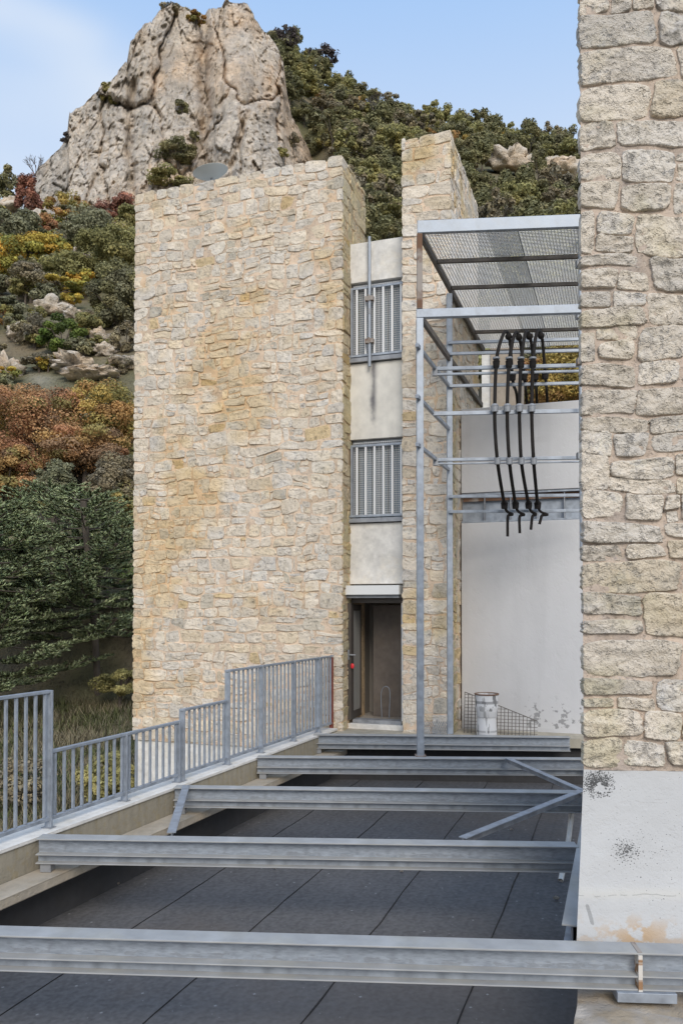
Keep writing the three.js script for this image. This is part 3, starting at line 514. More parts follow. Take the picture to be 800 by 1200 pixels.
// the stone fin with its receding side
{
  const W = 0.76, y0 = -0.4, yTop = 9.42, H = yTop - y0, T = 2.6;
  const t = thing('stone_fin_wall', 'narrow tall stone fin wall beside the barred windows', 'stone wall', P(0.975, 0, 13.0), TURN);
  const soft = (x, y) => { const o = smooth(0.05, 0.4, fbm(x * 1.8, y * 1.2, 55.5, 4)); return [1 - 0.08 * o, 1 - 0.17 * o, 1 - 0.38 * o]; };
  part('core', box(0.03, W - 0.03, -2.5, yTop - 0.1, -T + 0.03, -0.012), M.paleConcrete, t);
  part('mortar', [mortarFace(t, 'm', W, H - 0.06, frontXf(0, y0, 0), soft), mortarFace(t, 'm', T, H - 0.06, sideXf(W, y0, 0), soft)], M.mortar, t);
  clad(t, W + 0.05, H, { ...fine, h: [0.15, 0.27], w: [0.19, 0.42], split: 0.21, seed: 5, top: true }, frontXf(-0.02, y0, 0), 300, soft);
  const mossy = (x, y) => { const s = soft(x, y), m = smooth(0.75, 0.2, x) * smooth(6.6, 5.2, y) * (0.7 + 0.6 * fbm(x * 5, y * 2, 2, 3)); return [s[0] * (1 - 0.5 * m), s[1] * (1 - 0.52 * m), s[2] * (1 - 0.72 * m)]; };
  const sub = part('return_face', box(W - 0.04, W - 0.01, yTop - 0.3, yTop - 0.1, -T + 0.05, -0.05), M.paleConcrete, t);
  clad(sub, T, H, { ...fine, h: [0.14, 0.24], w: [0.2, 0.42], split: 0.2, seed: 6, top: true }, sideXf(W, y0, 0), 200, mossy, (x, y) => y > 4.8 || x < 0.8);
}

// ------------------------------------------------------------------ barred windows and door between the two stone walls
M.plaster = std({ color: col(0.5, 0.48, 0.45) }); M.curtain = std({ color: col(0.42, 0.45, 0.52) });
const curtain = (x0, y0, y1) => { const g = new THREE.PlaneGeometry(0.2, y1 - y0, 24, 1); g.translate(x0 + 0.1, (y0 + y1) / 2, -0.3); const p = g.attributes.position; for (let i = 0; i < p.count; i++) p.setZ(i, -0.3 + 0.02 * Math.sin(p.getX(i) * 130)); g.computeVertexNormals(); return g; };
function meshPanel(x0, x1, y0, y1, z, cellX, cellY, w) {
  const gs = []; for (let x = x0; x <= x1 + 1e-6; x += cellX) gs.push(box(x - w / 2, x + w / 2, y0, y1, z - w / 2, z + w / 2)); for (let y = y0; y <= y1 + 1e-6; y += cellY) gs.push(box(x0, x1, y - w / 2, y + w / 2, z - w * 0.4, z + w * 1.4)); return gs;
}
{
  const W = 0.96;
  const t = thing('infill_wall', 'pale concrete wall strip holding two barred windows and a doorway', 'wall', P(0.134, 0, 13.54), TURN);
  const drip = texture(256, 256, (u, v) => { const x = u - 0.43, n = nA(u, v) - 0.5, s = Math.exp(-Math.pow((x + n * 0.05) / 0.05, 2)) * smooth(0.12, 0.4, v + 0.5 * n) * (1.0 + 1.6 * n), k = 0.86 + 0.3 * (nB(u, v) - 0.5) - 0.6 * s; return [k, k * 0.985, k * 0.95 + 0.03 * s]; });
  M.drip = std({ color: col(0.87, 0.84, 0.79), map: drip });
  const panels = [[7.30, 7.96, M.paleConcrete], [4.69, 5.95, M.drip], [2.30, 3.30, M.paleConcrete]];
  for (const [a, b, m] of panels) { const g = rbox(0, W, a, b, -0.22, 0, 0.008); if (m === M.drip) { const p = g.attributes.position, u = g.attributes.uv; for (let i = 0; i < p.count; i++) u.setXY(i, p.getX(i) / W, (p.getY(i) - a) / (b - a)); } part('concrete_panel', g, m, t); }
  part('parapet_top', box(0.0, W, 7.3, 7.94, -1.2, -0.225), M.paleConcrete, t);
  for (const [a, b] of [[5.96, 7.295], [3.31, 4.68]]) {
    const w = part('window', [box(0.03, W - 0.03, b - 0.05, b, -0.2, -0.08), box(0.03, W - 0.03, a + 0.0, a + 0.06, -0.2, -0.08), box(0.03, 0.08, a + 0.061, b - 0.051, -0.2, -0.08), box(W - 0.08, W - 0.03, a + 0.061, b - 0.051, -0.2, -0.08), box(0.46, 0.5, a + 0.061, b - 0.051, -0.19, -0.09)], M.zincDull, t);
    part('pane', box(0.081, 0.459, a + 0.062, b - 0.052, -0.16, -0.15), M.glass, w); part('pane', box(0.501, W - 0.081, a + 0.062, b - 0.052, -0.16, -0.15), M.glass, w);
    part('sill', box(0.005, W - 0.02, a + 0.003, a + 0.07, -0.07, 0.06), M.zincDull, w);
    part('grille_frame', [box(0.03, W - 0.02, b - 0.12, b - 0.085, -0.01, 0.03), box(0.01, W - 0.02, a + 0.09, a + 0.125, -0.01, 0.045), box(0.03, 0.06, a + 0.126, b - 0.121, -0.01, 0.03)], M.zinc, w);
    for (let i = 0; i < 6; i++) part('bar', box(0.12 + i * 0.15, 0.15 + i * 0.15, a + 0.126, b - 0.121, -0.005, 0.025), M.wire, w);
    const mp = part('wire_mesh', meshPanel(0.06, W - 0.04, a + 0.1, b - 0.03, -0.04, 0.036, 0.036, 0.005), M.wire, w); mp.userData.kind = 'stuff';
    part('room', [box(-0.03, W, a - 0.1, b + 0.1, -1.15, -1.12), box(-0.03, 0.0, a - 0.1, b + 0.1, -1.119, -0.21), box(W, W + 0.03, a - 0.1, b + 0.1, -1.119, -0.21), box(-0.03, W, b + 0.03, b + 0.1, -1.119, -0.23), box(-0.03, W, a - 0.1, a - 0.04, -1.119, -0.23)], M.plaster, w); for (const x of [0.1, 0.36, 0.6]) part('curtain', curtain(x, a + 0.05, b - 0.03), M.curtain, w);
  }
  // doorway
  part('lintel_box', rbox(-0.085, W - 0.05, 2.12, 2.27, -0.1, 0.26, 0.006), M.white, t, 'white shutter box over the doorway');
  part('lintel_flange', box(-0.06, W - 0.07, 2.07, 2.117, -0.1, 0.2), M.zincDull, t);
  part('door_head', box(0.03, W - 0.06, 1.99, 2.067, -0.12, 0.0), M.frameBrown, t);
  part('door_jamb', box(W - 0.075, W - 0.045, 0.085, 1.988, -0.1, 0.02), M.white, t);
  part('threshold', rbox(0.0, W, -0.12, 0.02, -0.25, 0.10, 0.01), M.paleConcrete, t);
  part('threshold_plate', box(0.06, W - 0.08, 0.023, 0.08, -0.2, 0.02), M.zincDull, t);
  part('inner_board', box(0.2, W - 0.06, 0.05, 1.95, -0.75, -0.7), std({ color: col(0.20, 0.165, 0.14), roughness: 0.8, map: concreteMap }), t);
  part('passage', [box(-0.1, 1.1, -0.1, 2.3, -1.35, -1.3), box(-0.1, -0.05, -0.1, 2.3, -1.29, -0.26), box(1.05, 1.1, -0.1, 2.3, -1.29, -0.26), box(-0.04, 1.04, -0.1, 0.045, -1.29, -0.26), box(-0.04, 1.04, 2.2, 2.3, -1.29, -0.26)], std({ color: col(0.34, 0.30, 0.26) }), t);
  const leafG = new THREE.Group(); leafG.position.set(0.035, 0.085, 0.0); 
  const leaf = part('door', [box(0, 0.05, 0, 1.88, -0.02, 0.02), box(0.47, 0.52, 0, 1.88, -0.02, 0.02), box(0.051, 0.469, 0, 0.12, -0.02, 0.02), box(0.051, 0.469, 1.78, 1.88, -0.02, 0.02)], M.frameBrown, t); leaf.position.copy(leafG.position); leaf.rotation.y = 1.6;
  part('door_glass', box(0.052, 0.468, 0.122, 1.778, -0.006, 0.006), std({ color: col(0.34, 0.33, 0.31), roughness: 0.3 }), leaf);
  const stile = part('door_edge', box(-0.03, 0.03, 0.0, 1.9, -0.03, 0.10), M.frameBrown, t); stile.position.set(0.035, 0.085, 0.025);
  part('door_handle', [box(-0.06, 0.13, 1.05, 1.07, 0.12, 0.14), box(0.0, 0.02, 0.98, 1.14, 0.10, 0.135)], M.zincDull, t).position.set(0.02, 0.085, 0.02);
  const kt = part('key_tag', new THREE.SphereGeometry(0.04, 12, 8).scale(0.8, 1.1, 0.4), std({ color: col(0.75, 0.03, 0.04), roughness: 0.5 }), t, 'red tag hanging at the door handle'); kt.position.set(0.09, 0.96, 0.13);
}
// loop of wire standing in the doorway
top('wire_hoop', tube([V(0, 0, 0), V(0, 0.45, 0), V(0.05, 0.52, 0), V(0.12, 0.5, 0), V(0.13, 0, 0)], 0.007, 24, 6), M.zinc, 'thin bent wire hoop standing inside the dark doorway', 'wire', U(447, 838, 13.7).setY(0.08), TURN);
// tall pipe clamped in front of the upper window
{
  const t = thing('drain_pipe', 'slim grey pipe clamped upright across the upper barred window', 'pipe', P(0.134 + CU * 0.37 - SU * 0.08, 5.86, 13.54 - SU * 0.37 - CU * 0.08), TURN);
  part('pipe', rod(V(0, 0, 0), V(0, 2.14, 0), 0.028, 0.026, 12), M.zinc, t); part('coupling', rod(V(0, 0.86, 0), V(0, 0.95, 0), 0.032, 0.032, 12), M.zincDull, t);
  for (const y of [0.42, 1.12]) part('clamp', [box(-0.07, 0.07, y - 0.035, y + 0.035, -0.04, 0.035), box(-0.012, 0.012, y - 0.05, y + 0.05, 0.036, 0.05)], M.rust, t);
}

// ------------------------------------------------------------------ white rendered wall on the right
{
  const base = P(1.934, 0, 13.45), W = 3.8;
  const renderMap = texture(768, 768, (u, v) => {
    const x = u * W, y = v * 5.4; let k = 0.9 + 0.13 * (nC(u, v) - 0.5) + 0.05 * (nD(u * 2, v * 2) - 0.5), r = 1, b = 1;
    const st = Math.max(0, nA(u * 3, v * 0.35) - 0.5) * 0.25; k -= st;                                            // faint run marks
    const dirt = smooth(0.06, -0.02, x) * 0.5; r -= 0; k -= dirt * 0.25; b -= dirt * 0.35;
    const flake = smooth(0.605, 0.62, nB(u * 9, v * 12) + 0.35 * (nD(u * 4, v * 6) - 0.5) + 0.1 * smooth(0.5, 0.0, y) - 0.05) * smooth(0.55, 0.35, y) * smooth(0.95, 1.15, x); k -= 0.42 * flake;  // broken paint along the foot
    const smear = smooth(0.55, 0.7, nA(u * 2, v * 7)) * Math.exp(-Math.pow((y - 4.55) / 0.3, 2) - Math.pow((x - 0.75) / 0.5, 2)); k -= 0.22 * smear;
    return [k * r, k * 0.995, k * b];
  });
  const mat = std({ color: col(0.66, 0.655, 0.66), map: renderMap, bumpMap: stoneBump, bumpScale: 0.003 });
  const t = thing('rendered_wall', 'white rendered wall with a steel lintel band behind the cable frame', 'wall', base, TURN);
  const uvw = (g) => { const p = g.attributes.position, u = g.attributes.uv; for (let i = 0; i < p.count; i++) u.setXY(i, p.getX(i) / W, p.getY(i) / 5.4); return g; };
  part('lower_panel', uvw(rbox(0.03, W, -0.9, 3.30, -0.3, 0, 0.012)), mat, t);
  part('upper_panel', uvw(rbox(0.03, W, 3.79, 5.18, -0.3, 0, 0.012)), mat, t);
  const l = part('steel_lintel', [box(0.03, W, 3.305, 3.33, -0.3, -0.02), box(0.03, W, 3.755, 3.785, -0.3, -0.02), box(0.03, W, 3.331, 3.754, -0.17, -0.15)], M.zinc, t);
  for (let i = 0; i < 9; i++) part('stiffener', box(0.40 + i * 0.42, 0.415 + i * 0.42, 3.332, 3.752, -0.149, -0.04), M.zincDull, l);
  part('rusty_plate', box(0.05, W - 0.1, 3.66, 3.75, -0.10, -0.09), M.rust, t);
  part('foot_ledge', rbox(1.72, W, -0.9, -0.1, 0.003, 0.22, 0.03), M.paleConcrete, t);
}
// rendered pier further back
{ const t = thing('rear_pier', 'plain beige rendered pier rising behind the white wall', 'pier', P(3.3, 0, 18.1), TURN);
  part('shaft', box(0, 0.62, -1.8, 8.3, -1.0, 0), std({ color: col(0.42, 0.35, 0.28), map: concreteMap }), t); part('white_edge', box(-0.2, -0.003, -1.8, 7.6, -1.0, -0.05), M.paleConcrete, t); }

// ------------------------------------------------------------------ flat roof of bitumen strips
{
  const O = P(-2.72, -0.76, 6.96), W = 7.2, Z0 = -7.2, Z1 = 9;
  const r = rng(12), specks = Array.from({ length: 1500 }, () => [r(), r(), 0.0004 + 0.0012 * r() * r()]);
  const roofMap = texture(1024, 2048, (u, v) => {
    const a = nA(u * 2, v * 4), b = nD(u * 16, v * 36), c = nC(u * 1.5, v * 3), strip = Math.floor(u * W / 0.95); let k = 0.130 + 0.04 * (a - 0.5) + 0.085 * (b - 0.5) ;
    const mud = smooth(0.5, 0.72, c + 0.35 * blob(u * W, v * 16.2, 4.3, 7.2, 1.3, 2.6)) * 0.75; 
    return [mix(k * 1.0, 0.16, mud * 0.5), mix(k * 0.965, 0.13, mud * 0.5), mix(k * 0.975, 0.108, mud * 0.5)];
  });
  { const d = roofMap.image.data; for (const [su, sv, s] of specks) { const cx = su * 1024, cy = sv * 2048, R = 0.7 + s * 700; for (let y = -3; y <= 3; y++) for (let x = -3; x <= 3; x++) if (x * x + y * y < R * R * 0.6) { const k = ((Math.round(cy + y) & 2047) * 1024 + (Math.round(cx + x) & 1023)) * 4; d[k] = d[k + 1] = d[k + 2] = 150; } } }
  const t = new THREE.Group(); t.name = 'flat_roof'; t.position.copy(O); t.rotation.y = TURN; t.userData.kind = 'structure'; scene.add(t);
  const mat = new THREE.MeshPhysicalMaterial({ map: roofMap, roughness: 0.95, specularIntensity: 0.1, side: THREE.DoubleSide });
  const planar = (g) => { const p = g.attributes.position, u = g.attributes.uv; for (let i = 0; i < p.count; i++) u.setXY(i, p.getX(i) / W, (p.getZ(i) - Z0) / 16.2); return g; };
  part('deck', box(-0.2, W + 0.3, -0.3, -0.012, Z0, Z1), M.concrete, t);
  const bead = std({ color: col(0.012, 0.012, 0.013), roughness: 0.6 });
  for (let i = 0; i < 8; i++) {
    const x0 = i * 0.95 - 0.05, g = new THREE.BoxGeometry(1.03, 0.006, Z1 - Z0, 4, 1, 60); g.rotateZ(0.0062); g.translate(x0 + 0.5, 0, (Z0 + Z1) / 2);
    const p = g.attributes.position; for (let k = 0; k < p.count; k++) { const x = p.getX(k), z = p.getZ(k); p.setY(k, p.getY(k) + 0.010 * fbm(x * 0.9, z * 0.9, 4, 3)); if (Math.abs(x - x0 - 1.015) < 0.02) p.setX(k, x + 0.03 * fbm(z * 1.3, i, 0, 3)); }
    g.computeVertexNormals(); part('roofing_strip', planar(g), mat, t);
    const pts = []; for (let z = Z0; z <= Z1; z += 0.2) pts.push(V(x0 + 1.02 + 0.03 * fbm(z * 1.3, i, 0, 3) + 0.012 * fbm(z * 7, i, 3, 2), 0.0045 + 0.010 * fbm((x0 + 1) * 0.9, z * 0.9, 4, 3), z));
    const sg = tube(pts, 0.004, pts.length * 2, 5); part('seam', sg, bead, t);
  }
  for (const [i, z] of [[1, 4.2]]) part('seam', tube([V(i * 0.95 - 0.02, 0.005, z), V(i * 0.95 + 0.5, 0.007, z + 0.01), V(i * 0.95 + 0.93, 0.009, z - 0.01)], 0.006, 12, 5), bead, t);
}
// landing before the door
{
  const e = (X) => 12.70 - 0.0895 * (X + 0.42), sh = (p) => { const q = new THREE.Shape(p.map(([X, D]) => new THREE.Vector2(X, D))); return q; };
  const slab = (p, y0, y1) => { const g = new THREE.ExtrudeGeometry(sh(p), { depth: y1 - y0, bevelEnabled: false }); g.rotateX(-Math.PI / 2); g.translate(0, y0, 0); return uvBox(g); };
  structure('landing_slab', [slab([[-0.45, e(-0.45)], [5.2, e(5.2)], [5.2, 14.5], [-0.45, 14.5]], -0.2, -0.06), slab([[-0.6, 13.9], [5.2, 13.9], [5.2, 14.5], [-0.6, 14.5]], -1.0, -0.203)], M.concrete);
  part('felt_shade_upstand', slab([[-0.5, e(-0.5) + 0.12], [5.2, e(5.2) + 0.12], [5.2, e(5.2) + 0.15], [-0.5, e(-0.5) + 0.15]], -0.8, -0.203), std({ color: col(0.055, 0.053, 0.055), map: concreteMap }), scene.getObjectByName('landing_slab'));  // dark sheet: the shade of the void under the landing put into its colour
}

// ------------------------------------------------------------------ parapet on the left
const PA = Math.atan(0.40), pTurn = -PA, pX = -2.53, pD = 6.96, pOrigin = P(pX, 0, pD);
{
  const t = thing('parapet_wall', 'low stained concrete parapet with a bearing ledge under the railing', 'parapet', pOrigin, pTurn);
  const dirtMap = texture(512, 256, (u, v) => { const a = nA(u * 4, v), s = nC(u * 9, v * 0.6), k = 0.82 + 0.34 * (a - 0.5) - 0.55 * Math.max(0, s - 0.52); const o = smooth(0.5, 0.68, nB(u * 3, v * 2)) * 0.5; return [k, k * (1 - 0.09 * o), k * (1 - 0.32 * o)]; });
  const mat = std({ color: col(0.40, 0.355, 0.275), map: dirtMap, bumpMap: stoneBump, bumpScale: 0.004 });
  part('wall', uvBox(box(-0.24, 0, -2.6, -0.05, -6.62, 6)), mat, t); 
  part('felt_shade_upstand', rbox(0.001, 0.012, -0.80, -0.375, -6.5, 6, 0.003), std({ color: col(0.055, 0.053, 0.055), map: concreteMap, roughness: 0.9 }), t);
  part('coping', rbox(-0.28, 0.015, -0.047, -0.012, -6.62, 6, 0.008), M.paleConcrete, t);
  part('bearing_ledge', rbox(0.003, 0.27, -0.37, -0.285, -6.4, 6, 0.012), std({ color: col(0.50, 0.43, 0.34), map: concreteMap, bumpMap: stoneBump, bumpScale: 0.005 }), t);
}

// ------------------------------------------------------------------ railing panels
{
  // along the parapet: distance s from its origin for a pixel column
  const rail = (px) => { const k = (px - HX) / F, x0 = pX - 0.1 * Math.cos(PA), d0 = pD + 0.1 * Math.sin(PA); return (k * d0 - x0) / (Math.sin(PA) - k * Math.cos(PA)); };
  const dep = (s) => pD + 0.1 * Math.sin(PA) + s * Math.cos(PA);
  const hAt = (px, py) => EYE + (HY - py) / F * dep(rail(px));
  const panels = [
    ['tall railing panel of upright bars nearest the roof beam row start', -110, 59, hAt(30, 812), [59], 'near'],
    ['long low railing panel between two tall posts', 60.5, 210, hAt(140, 860), [147, 209], 'low'],
    ['short stepped railing panel between the low and the tall ones', 213, 265, hAt(240, 825), [214], 'step'],
    ['tall railing panel with many bars ending at the stone tower', 266, 389, hAt(330, 776), [267, 306, 344, 373], 'far'],
  ];
  for (const [label, xa, xb, h, posts] of panels) {
    const sa = rail(xa), sb = rail(xb), t = thing('railing_panel', label, 'railing', pOrigin.clone().add(V(0, 0, 0)), pTurn);
    const x = -0.1, z = (s) => -s;
    part('top_rail', rbox(x - 0.022, x + 0.022, h - 0.03, h, z(sa), z(sb), 0.006), M.zinc, t);
    part('bottom_rail', rbox(x - 0.02, x + 0.02, 0.05, 0.085, z(sa), z(sb), 0.005), M.zinc, t);
    for (const p of posts) { const s = rail(p); part('post', rbox(x - 0.035, x + 0.035, -0.03, h - 0.002, z(s) - 0.011, z(s) + 0.011, 0.003), M.zinc, t); part('foot_plate', box(x - 0.05, x + 0.05, -0.012, -0.004, z(s) - 0.04, z(s) + 0.04), M.zincDull, t); }
    const n = Math.round((sb - sa) / 0.125); for (let i = 0; i <= n; i++) { const s = sa + (sb - sa) * (i + 0.5) / (n + 1); if (posts.some((p) => Math.abs(rail(p) - s) < 0.035)) continue; part('baluster', rbox(x - 0.012, x + 0.012, 0.086, h - 0.031, z(s) - 0.012, z(s) + 0.012, 0.003), M.zinc, t); }
    if (label.includes('ending')) { part('end_post', rbox(x - 0.03, x + 0.03, -0.012, h - 0.031, z(sb) + 0.012, z(sb) + 0.052, 0.004), M.redPaint, t, 'rusty red end post'); part('rail_end', box(x - 0.03, x + 0.03, h - 0.045, h + 0.005, z(sb) - 0.12, z(sb) - 0.003), M.zincDull, t); }
  }
}

// ------------------------------------------------------------------ roof beams
const beamTop = (px, py) => { const D = EYE * F / (py - HY); return [(px - HX) / F * D, D]; };
function beam(label, a, b, cut) {
  const dx = b[0] - a[0], dd = b[1] - a[1], L = Math.hypot(dx, dd), t = thing('steel_beam', label, 'beam', P(a[0], 0, a[1]), Math.atan2(dd, dx), 'galvanised roof beams'); delete t.userData.group;
  const w = 0.075, z0 = 0.07, B = (y0, y1, za, zb) => rbox(0, L, y0, y1, za + z0, zb + z0, 0.003);
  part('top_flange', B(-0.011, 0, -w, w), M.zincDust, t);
  const wg = box(0, L, -0.1275, -0.0115, -0.004 + z0, 0.004 + z0), p = wg.attributes.position, u = wg.attributes.uv; for (let i = 0; i < p.count; i++) u.setXY(i, (p.getX(i) + a[0] * 1.7) / 4, (p.getY(i) + 0.1275) / 0.116);
  part('web', wg, M.web, t);
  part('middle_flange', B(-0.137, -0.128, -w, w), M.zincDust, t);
  part('lower_web', box(0.0, L, -0.1985, -0.1375, 0.006 + z0, 0.014 + z0), M.zinc, t);
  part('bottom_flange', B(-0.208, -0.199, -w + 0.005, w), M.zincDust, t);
  if (a[0] > -3) part('bearing_plate', rbox(0.03, 0.12, -0.282, -0.2085, 0.02, 0.12, 0.003), M.zincDull, t);
  return [t, L];
}
const B1a = beamTop(0, 1082), B1b = beamTop(680, 1100), k1 = (B1b[1] - B1a[1]) / (B1b[0] - B1a[0]);
{
  const [t, L] = beam('long galvanised beam crossing in front of the white pillar base', [-3.35, B1a[1] + k1 * (-3.35 - B1a[0])], [2.3, B1a[1] + k1 * (2.3 - B1a[0])]);
  const s = 1.665 + 3.35; const st = part('stiffener', box(s - 0.011, s + 0.011, -0.225, -0.0115, 0.075, 0.152), std({ map: texture(128, 256, (u, v) => { const o = smooth(0.40, 0.56, nA(u, v * 2) + 0.25 * (0.35 - v)); return [mix(0.62, 0.30, o), mix(0.58, 0.17, o), mix(0.53, 0.09, o)]; }) }), t, 'rust streaked plate welded to the beam'); { const q = st.geometry.attributes.position, w = st.geometry.attributes.uv; for (let i = 0; i < q.count; i++) w.setXY(i, q.getZ(i) * 8, (q.getY(i) + 0.24) * 4); }
  part('rust_plate', box(s - 0.012, s + 0.012, 0.0005, 0.003, -0.003, 0.142), M.rust, t);
  part('bearing_plate', rbox(s - 0.13, s + 0.19, -0.262, -0.2085, 0.0, 0.17, 0.003), M.zinc, t);
}
beam('second galvanised beam whose end rests by the tall railing post', beamTop(52, 976), beamTop(671, 985));
beam('galvanised beam where the two diagonal braces of the right side meet', beamTop(208, 919), beamTop(679, 925));
beam('galvanised beam carrying the tall front post of the cable frame', beamTop(303, 884.5), beamTop(682, 887));
beam('short galvanised beam in front of the doorway and white drum', beamTop(368, 859), beamTop(665, 862));
{ // the beam along the right side into which the others run
  const t = thing('edge_beam', 'galvanised edge beam running back beside the white pillar base', 'beam', P(1.33, 0, 4.99), TURN);
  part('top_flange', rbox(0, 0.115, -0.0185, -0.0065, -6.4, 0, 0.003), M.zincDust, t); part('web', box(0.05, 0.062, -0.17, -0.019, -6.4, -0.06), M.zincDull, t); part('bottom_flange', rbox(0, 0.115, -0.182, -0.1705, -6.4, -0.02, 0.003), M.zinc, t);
}
function brace(label, p, q) { const a = P(beamTop(...p)[0], 0.012, beamTop(...p)[1]), b = P(beamTop(...q)[0], 0.012, beamTop(...q)[1]); const t = thing('brace', label, 'brace', a, 0); const o = V(0, 0, 0), e = b.clone().sub(a); part('flange', bar(o, e, 0.075, 0.009), M.zinc, t); part('rib', bar(o.clone().add(V(0, -0.033, 0)), e.clone().add(V(0, -0.033, 0)), 0.009, 0.055), M.zincDull, t); return t; }
brace('flat diagonal brace from the far post beam to the right side', [594, 889], [679, 926]);
brace('diagonal angle brace rising from the second beam to the right side', [541, 982], [679, 927]);
brace('short diagonal brace at the parapet between two beams', [202, 976], [219, 921]);

// ------------------------------------------------------------------ stone pillar at the right
{
  const ang = -Math.atan(-k1), x0 = 1.462, D0 = 4.97, W = 1.5, yb = 0.925, H = 5.3;
  const t = thing('stone_pillar', 'big rough limestone pillar on a white plastered base', 'pillar', P(x0, 0, D0), Math.atan(k1));
  const lichen = (x, y) => { const o = smooth(0.12, 0.5, fbm(x * 2.4, y * 2.4, 71.5, 4) + 0.3 * smooth(1.5, 0.1, y)) * 0.8; return [1 - 0.14 * o, 1 - 0.15 * o, 1 - 0.3 * o]; };
  const lean = new THREE.Matrix4().makeShear(0, 0, 0, 0, -0.29, 0);   // its flank runs back along the building
  part('core', box(0.03, W, yb, yb + H, -1.1, -0.02).applyMatrix4(lean), M.paleConcrete, t);
  const mg = mortarFace(t, 'm', W, H, frontXf(0, yb, 0), () => [0.76, 0.80, 0.88], 0.02, 0.006); part('mortar', mg, M.mortar, t);
  const big = { h: [0.13, 0.27], w: [0.20, 0.50], split: 0.2, joint: 0.008, mat: M.stone, jit: 0.03, warp: 0.06, depth: 0.022, tilt: 0.10, rough: 0.014, freq: 13, ragged: 0.07, n: 44, rings: [[1, 0], [0.99, 0.7], [0.965, 0.97], [0.88, 1], [0.74, 1], [0.58, 1], [0.42, 1], [0.24, 1]], sink: 0.04, flat: false, seed: 8, tone: (r) => { const k = r(), b = 0.88 + 0.22 * r(); return (k < 0.6 ? [0.69, 0.61, 0.515] : k < 0.88 ? [0.65, 0.59, 0.52] : [0.65, 0.555, 0.43]).map((v) => v * b); } };
  clad(t, W + 0.02, H, big, frontXf(-0.015, yb + 0.02, 0), 300, lichen, (x, y) => x < 1.1);
  // plastered base with spots of black mould
  const r = rng(31), spots = [];
  const burst = (cx, cy, R, n, big) => { for (let i = 0; i < n; i++) { const a = r() * 6.283, q = R * Math.pow(r(), 0.75) * (0.6 + 0.8 * r()); spots.push([cx + Math.cos(a) * q, cy + Math.sin(a) * q * 0.85, big * (0.25 + 1.0 * r() * r())]); } };
  burst(0.085, 1.145, 0.085, 2000, 0.0042); burst(0.26, 0.76, 0.075, 520, 0.0038); burst(0.30, 0.78, 0.18, 170, 0.0026); burst(0.42, 0.75, 0.28, 200, 0.0024); burst(0.48, 0.5, 0.14, 26, 0.003); burst(0.5, 1.0, 0.4, 120, 0.002);
  const S = 1024, sp = new Float32Array(S * S), BW = 1.56, BH = 1.225;
  for (const [x, y, q] of spots) { if (Math.hypot(x - 0.1, y - 1.12) < 0.024 + 0.05 * fbm(x * 30, y * 30, 1, 3) + 0.006) continue; const R = Math.max(0.8, q / BW * S), cx = x / BW * S, cy = y / BH * S; for (let j = -Math.ceil(R); j <= R; j++) for (let i = -Math.ceil(R); i <= R; i++) if (i * i + j * j < R * R) { const X = Math.round(cx + i), Y = Math.round(cy + j); if (X >= 0 && Y >= 0 && X < S && Y < S) sp[Y * S + X] = 1; } }
  const baseMap = texture(S, S, (u, v) => {
    let k = 0.92 + 0.10 * (nC(u, v) - 0.5) + 0.07 * (nA(u * 2, v * 2) - 0.5), rr = 1, g = 1, b = 1; const y = v * BH;
    const tide = Math.exp(-Math.pow((y - 0.52 - 0.03 * (nC(u, 0.3) - 0.5)) / 0.03, 2)) * 0.5; g -= 0.05 * tide; b -= 0.16 * tide; if (Math.abs(y - 0.512 - 0.05 * (nC(u, 0.3) - 0.5) - 0.02 * (nB(u * 2, 0.7) - 0.5)) < 0.0022 && nB(u * 3, 0.2) > 0.42) k *= 0.72;                    // yellow tide mark at the crease
    const rust = smooth(0.42, 0.30, y + 0.10 * (nA(u * 2, v * 2) - 0.5)) * (0.5 + 0.8 * Math.exp(-Math.pow((u * BW - 0.34) / 0.16, 2))) * smooth(0.40, 0.60, nB(u * 3, v * 3) + 0.5 * (nD(u * 2, v * 2) - 0.5) + 0.06); g -= 0.22 * rust; b -= 0.42 * rust; k -= 0.05 * rust;
    const chip = Math.exp(-Math.pow((u * BW - 0.07 + 0.02 * (y - 0.4) / 0.06) / 0.012, 2)) * smooth(0.33, 0.36, y) * smooth(0.47, 0.45, y); k *= 1 - 0.35 * smooth(0.35, 0.5, chip + 0.5 * (nB(u * 4, v * 4) - 0.5));
    const s = sp[Math.min(S - 1, Math.floor(v * S)) * S + Math.min(S - 1, Math.floor(u * S))]; if (s) { k *= 0.16; }
    return [k * rr, k * g, k * b];
  });
  const g = new THREE.BoxGeometry(BW, BH, 1.1, 60, 60, 6); g.translate(BW / 2, BH / 2, -0.55); const p = g.attributes.position, uv = g.attributes.uv, nn = g.attributes.normal;
  for (let i = 0; i < p.count; i++) {
    const x = p.getX(i), y = p.getY(i), z = p.getZ(i), f = Math.max(0, 1 - y / BH), flare = 0.17 * Math.pow(f, 1.1) + 0.014 * smooth(0.55, 0.50, y);
    if (nn.getZ(i) < 0.5) uv.setXY(i, 0.8 + 0.1 * uv.getX(i), 0.6 + 0.1 * uv.getY(i));
    p.setX(i, x - 0.045 * f * (1 - x / BW) + 0.004 * fbm(y * 4, z * 4, 1, 3)); p.setZ(i, z + (z > -0.02 ? 1 : 0.0) * (flare + 0.009 * fbm(x * 5, y * 5, 2, 4) + 0.005)); p.setY(i, y + (y > BH - 0.01 ? 0.012 * fbm(x * 9, 3, 1, 3) : 0));
  }
  g.applyMatrix4(lean); g.computeVertexNormals(); g.translate(0.0, yb - BH, 0.0);
  part('plaster_base', g, std({ color: col(0.57, 0.57, 0.575), map: baseMap, bumpMap: stoneBump, bumpScale: 0.003 }), t, 'white plastered base with black mould spots');
}
